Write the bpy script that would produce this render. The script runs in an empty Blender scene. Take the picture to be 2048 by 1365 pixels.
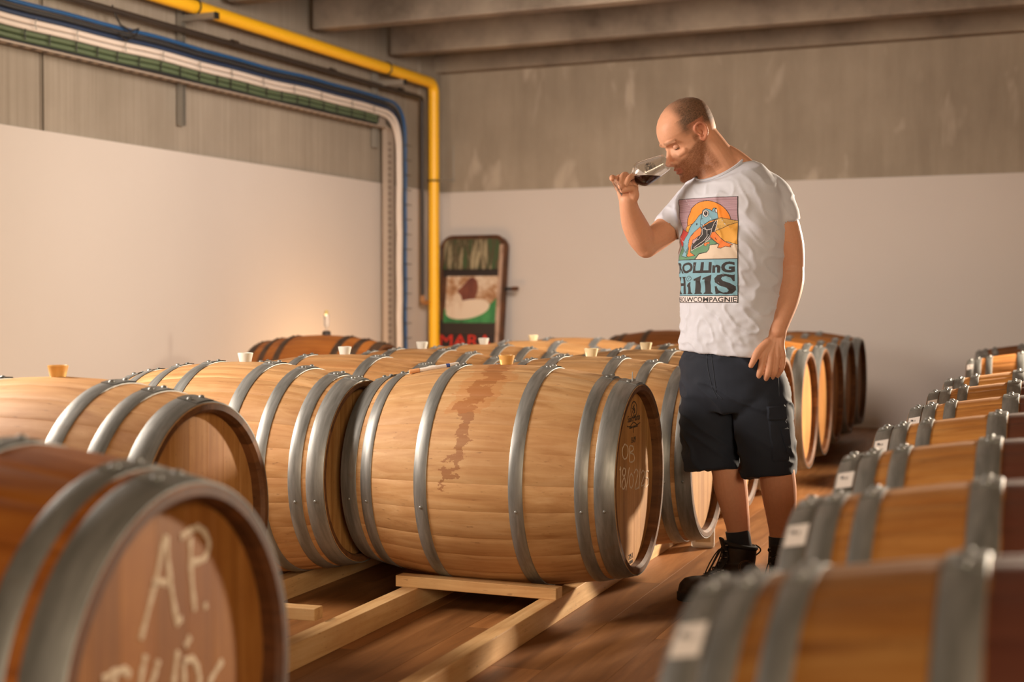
import bpy, bmesh, math, random
import numpy as np
from mathutils import Vector, Matrix, noise
from mathutils.bvhtree import BVHTree

random.seed(7)
S = bpy.context.scene
COL = S.collection

# ------------------------------------------------------------------ camera
F_PX = 2900.0
CAM_Z = 0.985
HOR_Y = 609.0
PITCH = math.atan((682.5 - HOR_Y) / F_PX)
cam = bpy.data.cameras.new('camera')
cam.sensor_width = 36.0
cam.lens = F_PX / 2048 * 36.0
cam.clip_start = 0.05
cam.dof.use_dof = True
cam.dof.focus_distance = 4.72
cam.dof.aperture_fstop = 2.5
camo = bpy.data.objects.new('camera', cam)
COL.objects.link(camo)
camo.location = (0, 0, CAM_Z)
camo.rotation_euler = (math.radians(90) - PITCH, 0, 0)
S.camera = camo

def W(px, py, Y):
    """point at world depth Y seen at pixel px,py of the 2048x1365 frame"""
    dx = (px - 1024) / F_PX
    dz = -(py - 682.5) / F_PX
    c, s = math.cos(PITCH), math.sin(PITCH)
    ry = c + dz * s
    rz = -s + dz * c
    k = Y / ry
    return Vector((dx * k, Y, CAM_Z + rz * k))

# ------------------------------------------------------------------ world, exposure
S.view_settings.view_transform = 'Standard'
S.view_settings.look = 'None'
S.view_settings.gamma = 1
S.view_settings.use_curve_mapping = False
S.view_settings.exposure = 0.5
w = bpy.data.worlds.new('world')
S.world = w
w.use_nodes = True
w.node_tree.nodes['Background'].inputs[0].default_value = (1.0, 0.80, 0.62, 1)
w.node_tree.nodes['Background'].inputs[1].default_value = 0.075

# ------------------------------------------------------------------ lights
def area(name, loc, target, size, power, color, size_y=None, spread=math.pi):
    l = bpy.data.lights.new(name, 'AREA')
    l.energy = power
    l.color = color
    l.spread = spread
    if size_y:
        l.shape = 'RECTANGLE'; l.size = size; l.size_y = size_y
    else:
        l.size = size
    o = bpy.data.objects.new(name, l)
    COL.objects.link(o)
    o.location = loc
    o.rotation_euler = (Vector(target) - Vector(loc)).to_track_quat('-Z', 'Y').to_euler()
    return o

# large soft lamp standing between the left wall and the barrels, aimed across the rows
area('soft_lamp', (-2.45, 4.3, 1.75), (0.7, 5.0, 0.85), 1.0, 85, (1.0, 0.86, 0.74))
# narrow lamp behind the man's right, skimming his arm, the floor and the right-hand row
area('rim_lamp', (4.3, 8.3, 1.75), (0.8, 4.7, 0.75), 0.35, 235, (1.0, 0.82, 0.62), spread=math.radians(120))
# small warm lamps standing on the floor by the left wall, hidden behind the barrels
def point(name, loc, power, color, r):
    l = bpy.data.lights.new(name, 'POINT')
    l.energy = power; l.color = color; l.shadow_soft_size = r
    o = bpy.data.objects.new(name, l); COL.objects.link(o); o.location = loc
    return o
point('floor_lamp_glow', (-0.95, 10.7, 0.3), 26, (1.0, 0.58, 0.25), 0.2)
point('floor_lamp_glow', (-1.95, 7.3, 0.35), 6, (1.0, 0.60, 0.30), 0.2)
# fill added under the ceiling to brighten the back half, no real fixture
area('back_fill', (0.5, 6.5, 2.85), (-0.5, 12.8, 1.7), 1.4, 92, (1.0, 0.85, 0.73), spread=math.radians(125))
# warm fill added behind the camera to lift the foreground, no real source
area('front_fill', (1.6, -3.8, 2.3), (0.4, 4.8, 0.5), 1.8, 215, (1.0, 0.76, 0.52))
# unseen extra fill, added to wash the left wall
area('wall_fill', (0.6, 5.6, 2.8), (-2.9, 8.6, 1.7), 0.9, 6, (1.0, 0.86, 0.76), spread=math.radians(100))

# ------------------------------------------------------------------ materials
def nt(name):
    m = bpy.data.materials.new(name)
    m.use_nodes = True
    t = m.node_tree
    return m, t, t.nodes['Principled BSDF']

def N(t, kind, **kw):
    n = t.nodes.new(kind)
    for k, v in kw.items():
        if k.startswith('i_'):
            n.inputs[k[2:].replace('_', ' ')].default_value = v
        else:
            setattr(n, k, v)
    return n

def L(t, a, b):
    t.links.new(a, b)

def ramp(t, fac, stops):
    r = N(t, 'ShaderNodeValToRGB')
    e = r.color_ramp.elements
    while len(e) > 1:
        e.remove(e[-1])
    e[0].position = stops[0][0]; e[0].color = (*stops[0][1], 1)
    for p, c in stops[1:]:
        x = e.new(p); x.color = (*c, 1)
    if fac is not None:
        L(t, fac, r.inputs[0])
    return r

def mixc(t, fac, a, b, mode='MIX'):
    m = N(t, 'ShaderNodeMix', data_type='RGBA', blend_type=mode)
    for sock, v in ((m.inputs[0], fac), (m.inputs[6], a), (m.inputs[7], b)):
        if hasattr(v, 'links'):
            L(t, v, sock)
        elif isinstance(v, (tuple, list)):
            sock.default_value = (*v, 1) if len(v) == 3 else v
        else:
            sock.default_value = v
    return m.outputs[2]

def math_(t, op, a, b=None, c=None):
    m = N(t, 'ShaderNodeMath', operation=op)
    for i, v in enumerate((a, b, c)):
        if v is None:
            continue
        if hasattr(v, 'links'):
            L(t, v, m.inputs[i])
        else:
            m.inputs[i].default_value = v
    return m.outputs[0]

def bump(t, b, h, strength=0.2, dist=0.002):
    n = N(t, 'ShaderNodeBump')
    n.inputs['Strength'].default_value = strength
    n.inputs['Distance'].default_value = dist
    L(t, h, n.inputs['Height'])
    L(t, n.outputs[0], b.inputs['Normal'])

def coords(t, scale, kind='Object', offset_random=False):
    tc = N(t, 'ShaderNodeTexCoord')
    mp = N(t, 'ShaderNodeMapping')
    mp.inputs['Scale'].default_value = scale
    L(t, tc.outputs[kind], mp.inputs[0])
    if offset_random:
        oi = N(t, 'ShaderNodeObjectInfo')
        cx = N(t, 'ShaderNodeCombineXYZ')
        r = math_(t, 'MULTIPLY', oi.outputs['Random'], 37.0)
        for i in range(3):
            L(t, r, cx.inputs[i])
        L(t, cx.outputs[0], mp.inputs['Location'])
    return mp.outputs[0], tc

def noise_(t, vec, scale=5.0, detail=4.0, rough=0.55, dist=0.0):
    n = N(t, 'ShaderNodeTexNoise')
    n.inputs['Scale'].default_value = scale
    n.inputs['Detail'].default_value = detail
    n.inputs['Roughness'].default_value = rough
    n.inputs['Distortion'].default_value = dist
    L(t, vec, n.inputs['Vector'])
    return n.outputs['Fac']

def plain(name, color, rough=0.6, metal=0.0, **kw):
    m, t, b = nt(name)
    b.inputs['Base Color'].default_value = (*color, 1)
    b.inputs['Roughness'].default_value = rough
    b.inputs['Metallic'].default_value = metal
    for k, v in kw.items():
        b.inputs[k.replace('_', ' ')].default_value = v
    return m

def speckled(name, c1, c2, rough=0.6, scale=(8, 8, 8), metal=0.0, bumpv=0.15, detail=6, lo=0.3, hi=0.7):
    m, t, b = nt(name)
    v, _ = coords(t, scale)
    n = noise_(t, v, 1.0, detail)
    r = ramp(t, n, [(lo, c1), (hi, c2)])
    L(t, r.outputs[0], b.inputs['Base Color'])
    b.inputs['Roughness'].default_value = rough
    b.inputs['Metallic'].default_value = metal
    if bumpv:
        bump(t, b, n, bumpv)
    return m

def oak(name, light, mid, dark, along=(2.2, 34, 34), rough=0.62, band=None, stain=False, varia=0.25):
    """oak; grain runs along local x.  band: wine-stained belt between the bilge hoops; stain: spill from the bung"""
    m, t, b = nt(name)
    v, tc = coords(t, along, offset_random=True)
    n1 = noise_(t, v, 1.0, 8.0, 0.6, 0.6)
    base = ramp(t, n1, [(0.28, dark), (0.5, mid), (0.72, light)]).outputs[0]
    # blotches
    v2, _ = coords(t, (3, 3, 3))
    n2 = noise_(t, v2, 1.4, 5.0, 0.6)
    base = mixc(t, ramp(t, n2, [(0.42, (0, 0, 0)), (0.72, (0.55, 0.55, 0.55))]).outputs[0], base, (mid[0]*0.72, mid[1]*0.55, mid[2]*0.42))
    # short dark flecks
    v3, _ = coords(t, (26, 120, 120), offset_random=True)
    n3 = noise_(t, v3, 1.0, 3.0, 0.5)
    base = mixc(t, ramp(t, n3, [(0.66, (0, 0, 0)), (0.74, (0.45, 0.45, 0.45))]).outputs[0], base, (dark[0]*0.35, dark[1]*0.3, dark[2]*0.3))
    # each piece slightly different
    oi = N(t, 'ShaderNodeObjectInfo')
    mr = N(t, 'ShaderNodeMapRange')
    mr.inputs[3].default_value = 1.0 - varia; mr.inputs[4].default_value = 1.0 + varia * 0.5
    L(t, oi.outputs['Random'], mr.inputs[0])
    hsv = N(t, 'ShaderNodeHueSaturation')
    L(t, mr.outputs[0], hsv.inputs['Value']); L(t, base, hsv.inputs['Color'])
    base = hsv.outputs[0]
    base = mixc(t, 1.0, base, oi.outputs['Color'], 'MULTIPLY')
    sep = N(t, 'ShaderNodeSeparateXYZ'); L(t, tc.outputs['Object'], sep.inputs[0])
    if band:
        ax = math_(t, 'ABSOLUTE', sep.outputs[0])
        wob = math_(t, 'MULTIPLY', n2, 0.02)
        f = math_(t, 'LESS_THAN', math_(t, 'ADD', ax, wob), band)
        base = mixc(t, math_(t, 'MULTIPLY', f, 0.93), base, (0.075, 0.018, 0.012))
    if stain:
        vs, _ = coords(t, (9, 16, 16))
        ns = noise_(t, vs, 1.0, 6.0, 0.65)
        vf, _ = coords(t, (20, 90, 90))
        nf = noise_(t, vf, 1.0, 4.0, 0.6)
        z = sep.outputs[2]
        # centre line drifts as it runs down
        drift = math_(t, 'MULTIPLY', math_(t, 'SUBTRACT', 0.36, z), -0.20)
        d = math_(t, 'ABSOLUTE', math_(t, 'ADD', math_(t, 'SUBTRACT', math_(t, 'SUBTRACT', sep.outputs[0], 0.0), drift), math_(t, 'MULTIPLY', math_(t, 'SUBTRACT', ns, 0.5), 0.22)))
        d = math_(t, 'ADD', d, math_(t, 'MULTIPLY', math_(t, 'SUBTRACT', nf, 0.5), 0.03))
        wdt = N(t, 'ShaderNodeMapRange'); wdt.inputs[1].default_value = -0.02; wdt.inputs[2].default_value = 0.36
        wdt.inputs[3].default_value = 0.008; wdt.inputs[4].default_value = 0.034
        L(t, z, wdt.inputs[0])
        rel = math_(t, 'SUBTRACT', wdt.outputs[0], d)
        core = math_(t, 'MULTIPLY', math_(t, 'GREATER_THAN', rel, 0.0), math_(t, 'GREATER_THAN', z, -0.02))
        front = math_(t, 'LESS_THAN', sep.outputs[1], 0.03)
        core = math_(t, 'MULTIPLY', core, front)
        base = mixc(t, math_(t, 'MULTIPLY', core, 0.62), base, (0.21, 0.065, 0.018))
        # pale orange halo round it near the top
        halo = math_(t, 'MULTIPLY', math_(t, 'GREATER_THAN', math_(t, 'SUBTRACT', math_(t, 'MULTIPLY', wdt.outputs[0], 2.4), d), 0.0), math_(t, 'GREATER_THAN', math_(t, 'ADD', z, math_(t, 'MULTIPLY', ns, 0.1)), 0.27))
        base = mixc(t, math_(t, 'MULTIPLY', halo, 0.35), base, (0.42, 0.15, 0.035))
    L(t, base, b.inputs['Base Color'])
    b.inputs['Roughness'].default_value = rough
    b.inputs['Specular IOR Level'].default_value = 0.35
    bump(t, b, n1, 0.25, 0.002)
    return m

M = {}
M['oak_light'] = oak('oak_light', (0.57, 0.355, 0.175), (0.47, 0.265, 0.11), (0.34, 0.165, 0.06), varia=0.14)
M['oak_main'] = oak('oak_main', (0.60, 0.385, 0.195), (0.50, 0.29, 0.125), (0.36, 0.18, 0.068), stain=True, varia=0.07)
M['oak_brown'] = oak('oak_brown', (0.54, 0.25, 0.06), (0.43, 0.175, 0.034), (0.27, 0.095, 0.016), varia=0.2)
M['oak_band'] = oak('oak_band', (0.60, 0.30, 0.09), (0.50, 0.22, 0.052), (0.33, 0.12, 0.022), band=0.15, varia=0.12)
M['oak_head'] = oak('oak_head', (0.55, 0.31, 0.115), (0.45, 0.23, 0.07), (0.30, 0.135, 0.038), along=(34, 30, 2.0), varia=0.22)
M['chime'] = oak('oak_chime', (0.20, 0.092, 0.036), (0.13, 0.056, 0.02), (0.06, 0.026, 0.01), along=(6, 20, 20), varia=0.2)

def hoop_mat():
    m, t, b = nt('galvanised_steel')
    v, _ = coords(t, (60, 7, 7), offset_random=True)
    n = noise_(t, v, 1.0, 6.0, 0.6, 0.3)
    r = ramp(t, n, [(0.3, (0.17, 0.175, 0.165)), (0.55, (0.265, 0.27, 0.26)), (0.75, (0.36, 0.36, 0.345))])
    v2, _ = coords(t, (12, 12, 12), offset_random=True)
    n2 = noise_(t, v2, 1.0, 5.0)
    c = mixc(t, ramp(t, n2, [(0.62, (0, 0, 0)), (0.8, (0.5, 0.5, 0.5))]).outputs[0], r.outputs[0], (0.19, 0.12, 0.07))
    L(t, c, b.inputs['Base Color'])
    b.inputs['Metallic'].default_value = 0.6
    rr = N(t, 'ShaderNodeMapRange'); rr.inputs[3].default_value = 0.36; rr.inputs[4].default_value = 0.58
    L(t, n2, rr.inputs[0]); L(t, rr.outputs[0], b.inputs['Roughness'])
    bump(t, b, n, 0.1, 0.001)
    return m
M['hoop'] = hoop_mat()
M['rusty_hoop'] = speckled('rusty_hoop_steel', (0.035, 0.022, 0.014), (0.10, 0.055, 0.03), 0.6, (14, 14, 14), metal=0.3)
M['rivet'] = plain('rivet_steel', (0.5, 0.5, 0.48), 0.35, 0.9)
M['bung_white'] = plain('white_silicone', (0.80, 0.80, 0.74), 0.4, 0, Transmission_Weight=0.35)
M['bung_amber'] = plain('amber_silicone', (0.85, 0.52, 0.16), 0.35, 0, Transmission_Weight=0.45)
M['bung_cream'] = plain('cream_silicone', (0.86, 0.74, 0.48), 0.4, 0, Transmission_Weight=0.25)
M['chalk'] = speckled('white_chalk', (0.46, 0.34, 0.22), (0.66, 0.55, 0.42), 0.9, (90, 90, 90))
M['brand_ink'] = plain('burnt_brand', (0.05, 0.028, 0.014), 0.8)
M['label'] = plain('label_paper', (0.86, 0.80, 0.76), 0.6)
M['ink'] = plain('black_ink', (0.03, 0.03, 0.035), 0.6)
M['timber'] = oak('pine_timber', (0.72, 0.50, 0.26), (0.63, 0.40, 0.18), (0.46, 0.26, 0.10), along=(2.0, 30, 30), rough=0.65, varia=0.1)

def plank_mat():
    m, t, b = nt('brown_floor_plank')
    v, tc = coords(t, (1.6, 16, 16), offset_random=True)
    n = noise_(t, v, 1.0, 8.0, 0.62, 1.0)
    r = ramp(t, n, [(0.25, (0.15, 0.060, 0.018)), (0.5, (0.25, 0.102, 0.029)), (0.75, (0.35, 0.16, 0.055))])
    oi = N(t, 'ShaderNodeObjectInfo')
    mr = N(t, 'ShaderNodeMapRange'); mr.inputs[3].default_value = 0.78; mr.inputs[4].default_value = 1.18
    L(t, oi.outputs['Random'], mr.inputs[0])
    h = N(t, 'ShaderNodeHueSaturation'); L(t, mr.outputs[0], h.inputs['Value']); L(t, r.outputs[0], h.inputs['Color'])
    L(t, h.outputs[0], b.inputs['Base Color'])
    b.inputs['Roughness'].default_value = 0.5
    b.inputs['Specular IOR Level'].default_value = 0.4
    bump(t, b, n, 0.12, 0.001)
    return m
M['plank'] = plank_mat()

def concrete(name, c1, c2, c3, streak=(14, 14, 0.5), rough=0.85, marks=False):
    m, t, b = nt(name)
    v, _ = coords(t, streak)
    n = noise_(t, v, 1.0, 8.0, 0.65)
    v2, _ = coords(t, (1.1, 1.1, 1.1))
    n2 = noise_(t, v2, 1.0, 6.0, 0.6)
    mixf = math_(t, 'ADD', math_(t, 'MULTIPLY', n, 0.5), math_(t, 'MULTIPLY', n2, 0.5))
    r = ramp(t, mixf, [(0.35, c1), (0.5, c2), (0.66, c3)])
    c = r.outputs[0]
    if marks:
        v3, _ = coords(t, (3.5, 3.5, 1.4))
        n3 = noise_(t, v3, 1.0, 3.0, 0.5, 0.4)
        c = mixc(t, ramp(t, n3, [(0.60, (0, 0, 0)), (0.70, (0.5, 0.5, 0.5))]).outputs[0], c, (0.55, 0.47, 0.38))
    L(t, c, b.inputs['Base Color'])
    b.inputs['Roughness'].default_value = rough
    bump(t, b, n, 0.35, 0.004)
    return m
M['concrete'] = concrete('grey_concrete', (0.235, 0.20, 0.155), (0.29, 0.25, 0.20), (0.35, 0.305, 0.245), (30, 30, 0.6))
M['concrete_back'] = concrete('stained_concrete', (0.23, 0.187, 0.14), (0.30, 0.25, 0.19), (0.37, 0.312, 0.242), (5, 5, 0.7), marks=True)
M['concrete_rib'] = concrete('ceiling_concrete', (0.10, 0.077, 0.057), (0.23, 0.185, 0.14), (0.34, 0.28, 0.21), (1.5, 1.5, 1.5))
M['paint'] = speckled('off_white_wall_paint', (0.555, 0.505, 0.465), (0.58, 0.53, 0.49), 0.7, (0.8, 0.8, 0.8), bumpv=0)
M['yellow'] = plain('yellow_pipe_paint', (0.95, 0.52, 0.015), 0.4)
M['dark_pipe'] = plain('dark_pipe_paint', (0.03, 0.022, 0.018), 0.5)
M['blue'] = plain('blue_hose', (0.010, 0.085, 0.24), 0.45)
M['navy_cable'] = plain('navy_cable', (0.02, 0.04, 0.09), 0.5)
M['black_cable'] = plain('black_cable', (0.03, 0.032, 0.035), 0.5)
M['white_cable'] = plain('white_cable', (0.70, 0.62, 0.55), 0.5)
M['green_cable'] = plain('green_cable', (0.10, 0.14, 0.075), 0.5)
M['steel'] = plain('zinc_steel', (0.34, 0.32, 0.28), 0.5, 0.6)
M['tray'] = plain('tray_steel', (0.42, 0.35, 0.29), 0.5, 0.3)
M['black'] = plain('black_plastic', (0.015, 0.014, 0.013), 0.5)
M['plastic'] = plain('translucent_plastic', (0.85, 0.82, 0.76), 0.4, 0, Transmission_Weight=0.4)

# ------------------------------------------------------------------ mesh helpers
class MB:
    def __init__(s):
        s.v = []; s.f = []; s.mi = []
    def add(s, vs, fs, mi=0):
        o = len(s.v)
        s.v += [tuple(v) for v in vs]
        s.f += [tuple(i + o for i in f) for f in fs]
        s.mi += [mi] * len(fs)
        return s
    def box(s, c, size, rz=0.0, mat=None, bevel=0.0, mi=0):
        x, y, z = size[0] / 2, size[1] / 2, size[2] / 2
        if bevel:
            bm = bmesh.new()
            bmesh.ops.create_cube(bm, size=1.0)
            for v in bm.verts:
                v.co = Vector((v.co.x * size[0], v.co.y * size[1], v.co.z * size[2]))
            bmesh.ops.bevel(bm, geom=bm.edges[:], offset=bevel, segments=2, affect='EDGES', profile=0.6)
            bm.verts.index_update()
            vs = [v.co.copy() for v in bm.verts]
            fs = [tuple(v.index for v in f.verts) for f in bm.faces]
            bm.free()
        else:
            vs = [Vector(p) for p in ((-x,-y,-z),(x,-y,-z),(x,y,-z),(-x,y,-z),(-x,-y,z),(x,-y,z),(x,y,z),(-x,y,z))]
            fs = [(0,3,2,1),(4,5,6,7),(0,1,5,4),(1,2,6,5),(2,3,7,6),(3,0,4,7)]
        R = mat if mat is not None else Matrix.Rotation(rz, 3, 'Z')
        c = Vector(c)
        return s.add([R @ v + c for v in vs], fs, mi)
    def lathe(s, prof, n=24, M4=None, mi=0):
        """prof: (r, z) list, closed with caps where r == 0"""
        vs = []; fs = []; rings = []
        for r, z in prof:
            if r < 1e-6:
                rings.append([len(vs)]); vs.append(Vector((0, 0, z)))
            else:
                rings.append(list(range(len(vs), len(vs) + n)))
                vs += [Vector((r * math.cos(2*math.pi*i/n), r * math.sin(2*math.pi*i/n), z)) for i in range(n)]
        for a, b in zip(rings, rings[1:]):
            for i in range(n):
                j = (i + 1) % n
                if len(a) == 1 and len(b) == 1: continue
                if len(a) == 1: fs.append((a[0], b[j], b[i]))
                elif len(b) == 1: fs.append((a[i], a[j], b[0]))
                else: fs.append((a[i], a[j], b[j], b[i]))
        if M4 is not None:
            vs = [M4 @ v for v in vs]
        return s.add(vs, fs, mi)
    def tube(s, pts, r, n=8, mi=0, cap=True):
        pts = [Vector(p) for p in pts]
        rs = r if isinstance(r, (list, tuple)) else [r] * len(pts)
        vs = []; fs = []
        up = Vector((0, 0, 1)); prev = None
        for i, p in enumerate(pts):
            d = (pts[min(i + 1, len(pts) - 1)] - pts[max(i - 1, 0)]).normalized()
            if prev is None:
                a = d.cross(up)
                if a.length < 0.05: a = d.cross(Vector((1, 0, 0)))
                a.normalize()
            else:
                a = (prev - d * prev.dot(d)).normalized()
            prev = a
            b = d.cross(a)
            for k in range(n):
                th = 2 * math.pi * k / n
                vs.append(p + a * math.cos(th) * rs[i] + b * math.sin(th) * rs[i])
        for i in range(len(pts) - 1):
            for k in range(n):
                j = (k + 1) % n
                fs.append((i*n+k, i*n+j, (i+1)*n+j, (i+1)*n+k))
        if cap:
            fs.append(tuple(range(n - 1, -1, -1)))
            fs.append(tuple(range((len(pts)-1)*n, len(pts)*n)))
        return s.add(vs, fs, mi)
    def mesh(s, name, mats, smooth=True, angle=40):
        me = bpy.data.meshes.new(name)
        me.from_pydata(s.v, [], s.f)
        if not isinstance(mats, (list, tuple)): mats = [mats]
        for m in mats: me.materials.append(m)
        if len(mats) > 1:
            me.polygons.foreach_set('material_index', s.mi)
        bm = bmesh.new(); bm.from_mesh(me)
        bmesh.ops.recalc_face_normals(bm, faces=bm.faces)
        if smooth:
            for f in bm.faces: f.smooth = True
            lim = math.radians(angle)
            for e in bm.edges:
                if len(e.link_faces) == 2:
                    e.smooth = e.calc_face_angle(0) < lim
        bm.to_mesh(me); bm.free()
        return me
    def obj(s, name, mats, parent=None, smooth=True, angle=40):
        return link(name, s.mesh(name, mats, smooth, angle), parent)

def link(name, me, parent=None):
    o = bpy.data.objects.new(name, me)
    COL.objects.link(o)
    if parent is not None: o.parent = parent
    return o

def empty(name, loc, label, cat, group=None, rz=0.0):
    o = bpy.data.objects.new(name, None)
    COL.objects.link(o)
    o.empty_display_size = 0.1
    o.location = loc; o.rotation_euler = (0, 0, rz)
    tag(o, label, cat, group)
    return o

def tag(o, label, cat, group=None):
    o['label'] = label; o['category'] = cat
    if group: o['group'] = group
    return o

def structure(o):
    o['kind'] = 'structure'
    return o

# ------------------------------------------------------------------ room frame
RA = math.radians(24.0)
U = Vector((math.sin(RA), math.cos(RA), 0))      # along the left wall, away from the camera
V = Vector((math.cos(RA), -math.sin(RA), 0))     # along the back wall, to the right
C0 = Vector((-0.628, 13.1, 0))
Z3 = Vector((0, 0, 1))
CEIL = 3.06
WHITE = 1.99
def LP(t, o, z):
    """t metres from the far corner along the left wall, o metres off the wall"""
    return C0 - U * t + V * o + Z3 * z
def left_at(px, py, o):
    """(t, z) of the point seen at px,py on the plane o metres off the left wall"""
    base = C0 + V * o
    d = W(px, py, 1.0) - Vector((0, 0, CAM_Z))
    # solve (k*d - base) . V = 0 in plan
    k = (base.x * V.x + base.y * V.y) / (d.x * V.x + d.y * V.y)
    P = Vector((0, 0, CAM_Z)) + d * k
    return (base - P).dot(U) if False else (base.x - P.x) * U.x + (base.y - P.y) * U.y, P.z

# floor: a dark base slab and laminate planks laid on it, running with the barrel rows
FA = math.radians(20.0)
D = Vector((math.sin(FA), math.cos(FA), 0))      # along the rows
A = Vector((math.cos(FA), -math.sin(FA), 0))     # along the barrel axes (to the right, towards the camera)
fl = MB().box((1.5, 7.0, -0.06), (22, 24, 0.1), -RA).obj('floor', M['black'], smooth=False)
fl.data.materials[0] = M['dark_pipe']
structure(fl)
PL, PW, TH = 1.29, 0.192, 0.010
pm = MB().box((0, 0, 0), (PL - 0.0008, PW - 0.0008, TH), bevel=0.0004).mesh('plank', M['plank'], smooth=False)
cells = []
R_fl = Matrix.Rotation(math.radians(90) - FA, 3, 'Z')
for j in range(-38, 50):
    off = (j * 0.43) % PL + random.uniform(-0.12, 0.12)
    for i in range(-3, 14):
        c = R_fl @ Vector((i * PL + off, j * PW, -TH / 2))
        Pc = c
        rel = Pc - C0
        if rel.dot(U) > 0.6 or rel.dot(V) < -0.6 or Pc.y < -1.2: continue
        cells.append(Pc)
def inview(p):
    if p.y < 2.2: return False
    x = 1024 + p.x / p.y * F_PX; y = HOR_Y + CAM_Z / p.y * F_PX
    return 350 < x < 2150 and y < 1550
vis = sorted([c for c in cells if inview(c)], key=lambda c: c.y)[:290]
vs_ = set(id(c) for c in vis)
for c in vis:
    o = link('plank', pm, fl); o.location = c; o.rotation_euler = (0, 0, math.radians(90) - FA)
rest = MB()
for c in cells:
    if id(c) not in vs_:
        rest.box(c, (PL - 0.0012, PW - 0.0012, TH), math.radians(90) - FA)
o = rest.obj('planks', M['plank'], fl, smooth=False); o['kind'] = 'stuff'

# left wall: white painted lower part, concrete panels above with a recessed joint at the seams
th = 0.14
lw = MB().box(LP(8.2, -th/2, WHITE/2), (th, 17.0, WHITE), -RA).obj('wall_left', M['paint'], smooth=False)
structure(lw)
seams = [-0.2, 0.42, left_at(86, 150, 0)[0], 9.7, 13.2, 16.6]
for a_, b_ in zip(seams, seams[1:]):
    MB().box(LP((a_+b_)/2, -th/2-0.006, (WHITE+3.5)/2), (th-0.012, b_-a_-0.022, 3.5-WHITE), -RA, bevel=0.006).obj('concrete_panel', M['concrete'], lw, smooth=False)
for s_ in seams[1:-1]:
    for k in (-1, 1):
        MB().box(LP(s_ + 0.013*k, -0.018, (WHITE+3.5)/2), (0.03, 0.006, 3.5-WHITE), -RA).obj('joint_strip', M['concrete'], lw, smooth=False)
# back wall
def BP(s, o, z):
    return C0 + V * s - U * o + Z3 * z
bw = MB().box(BP(6.9, -th/2, WHITE/2), (14.2, th, WHITE), -RA).obj('wall_back', M['paint'], smooth=False)
structure(bw)
bs = [-0.2, 14.0]
for a_, b_ in zip(bs, bs[1:]):
    MB().box(BP((a_+b_)/2, -th/2-0.006, (WHITE+3.5)/2), (b_-a_-0.004, th-0.012, 3.5-WHITE), -RA, bevel=0.002).obj('concrete_panel', M['concrete_back'], bw, smooth=False)
# ceiling: slab with downstand ribs parallel to the back wall
ce = MB().box(C0 + V*6.9 - U*7.0 + Z3*3.60, (14.2, 15.0, 0.16), -RA).obj('ceiling', M['concrete_rib'], smooth=False)
structure(ce)
tt = 0.06
for k in range(9):
    if k == 0:
        MB().box(C0 + V*6.9 - U*0.06 + Z3*(CEIL+0.22), (13.9, 0.12, 0.46), -RA, bevel=0.01).obj('ceiling_rib', M['concrete_rib'], ce, smooth=False)
        continue
    t_ = (13.08 - {1: 12.06, 2: 10.96, 3: 9.96}.get(k, 9.96 - 1.1*(k-3))) / math.cos(RA)
    rb = MB().box(C0 + V*7.0 - U*(t_ - 0.07) + Z3*(CEIL+0.22), (13.84, 0.14, 0.46), -RA, bevel=0.012).obj('ceiling_rib', M['concrete_rib'], ce, smooth=False)
# skirting strip at the back wall foot
structure(MB().box(BP(6.9, 0.006, 0.03), (14.0, 0.012, 0.06), -RA).obj('baseboard_back', M['paint'], smooth=False))

# ------------------------------------------------------------------ barrels
BL, RB, RE = 0.91, 0.36, 0.302
H = BL / 2
def rad(x):
    return RE + (RB - RE) * (1 - (abs(x) / H) ** 1.9)
NST = 26
rnd = random.Random(3)
ws = [rnd.uniform(0.75, 1.25) for _ in range(NST)]
tot = sum(ws); angs = [0.0]
for w_ in ws: angs.append(angs[-1] + w_ / tot * 2 * math.pi)

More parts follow.
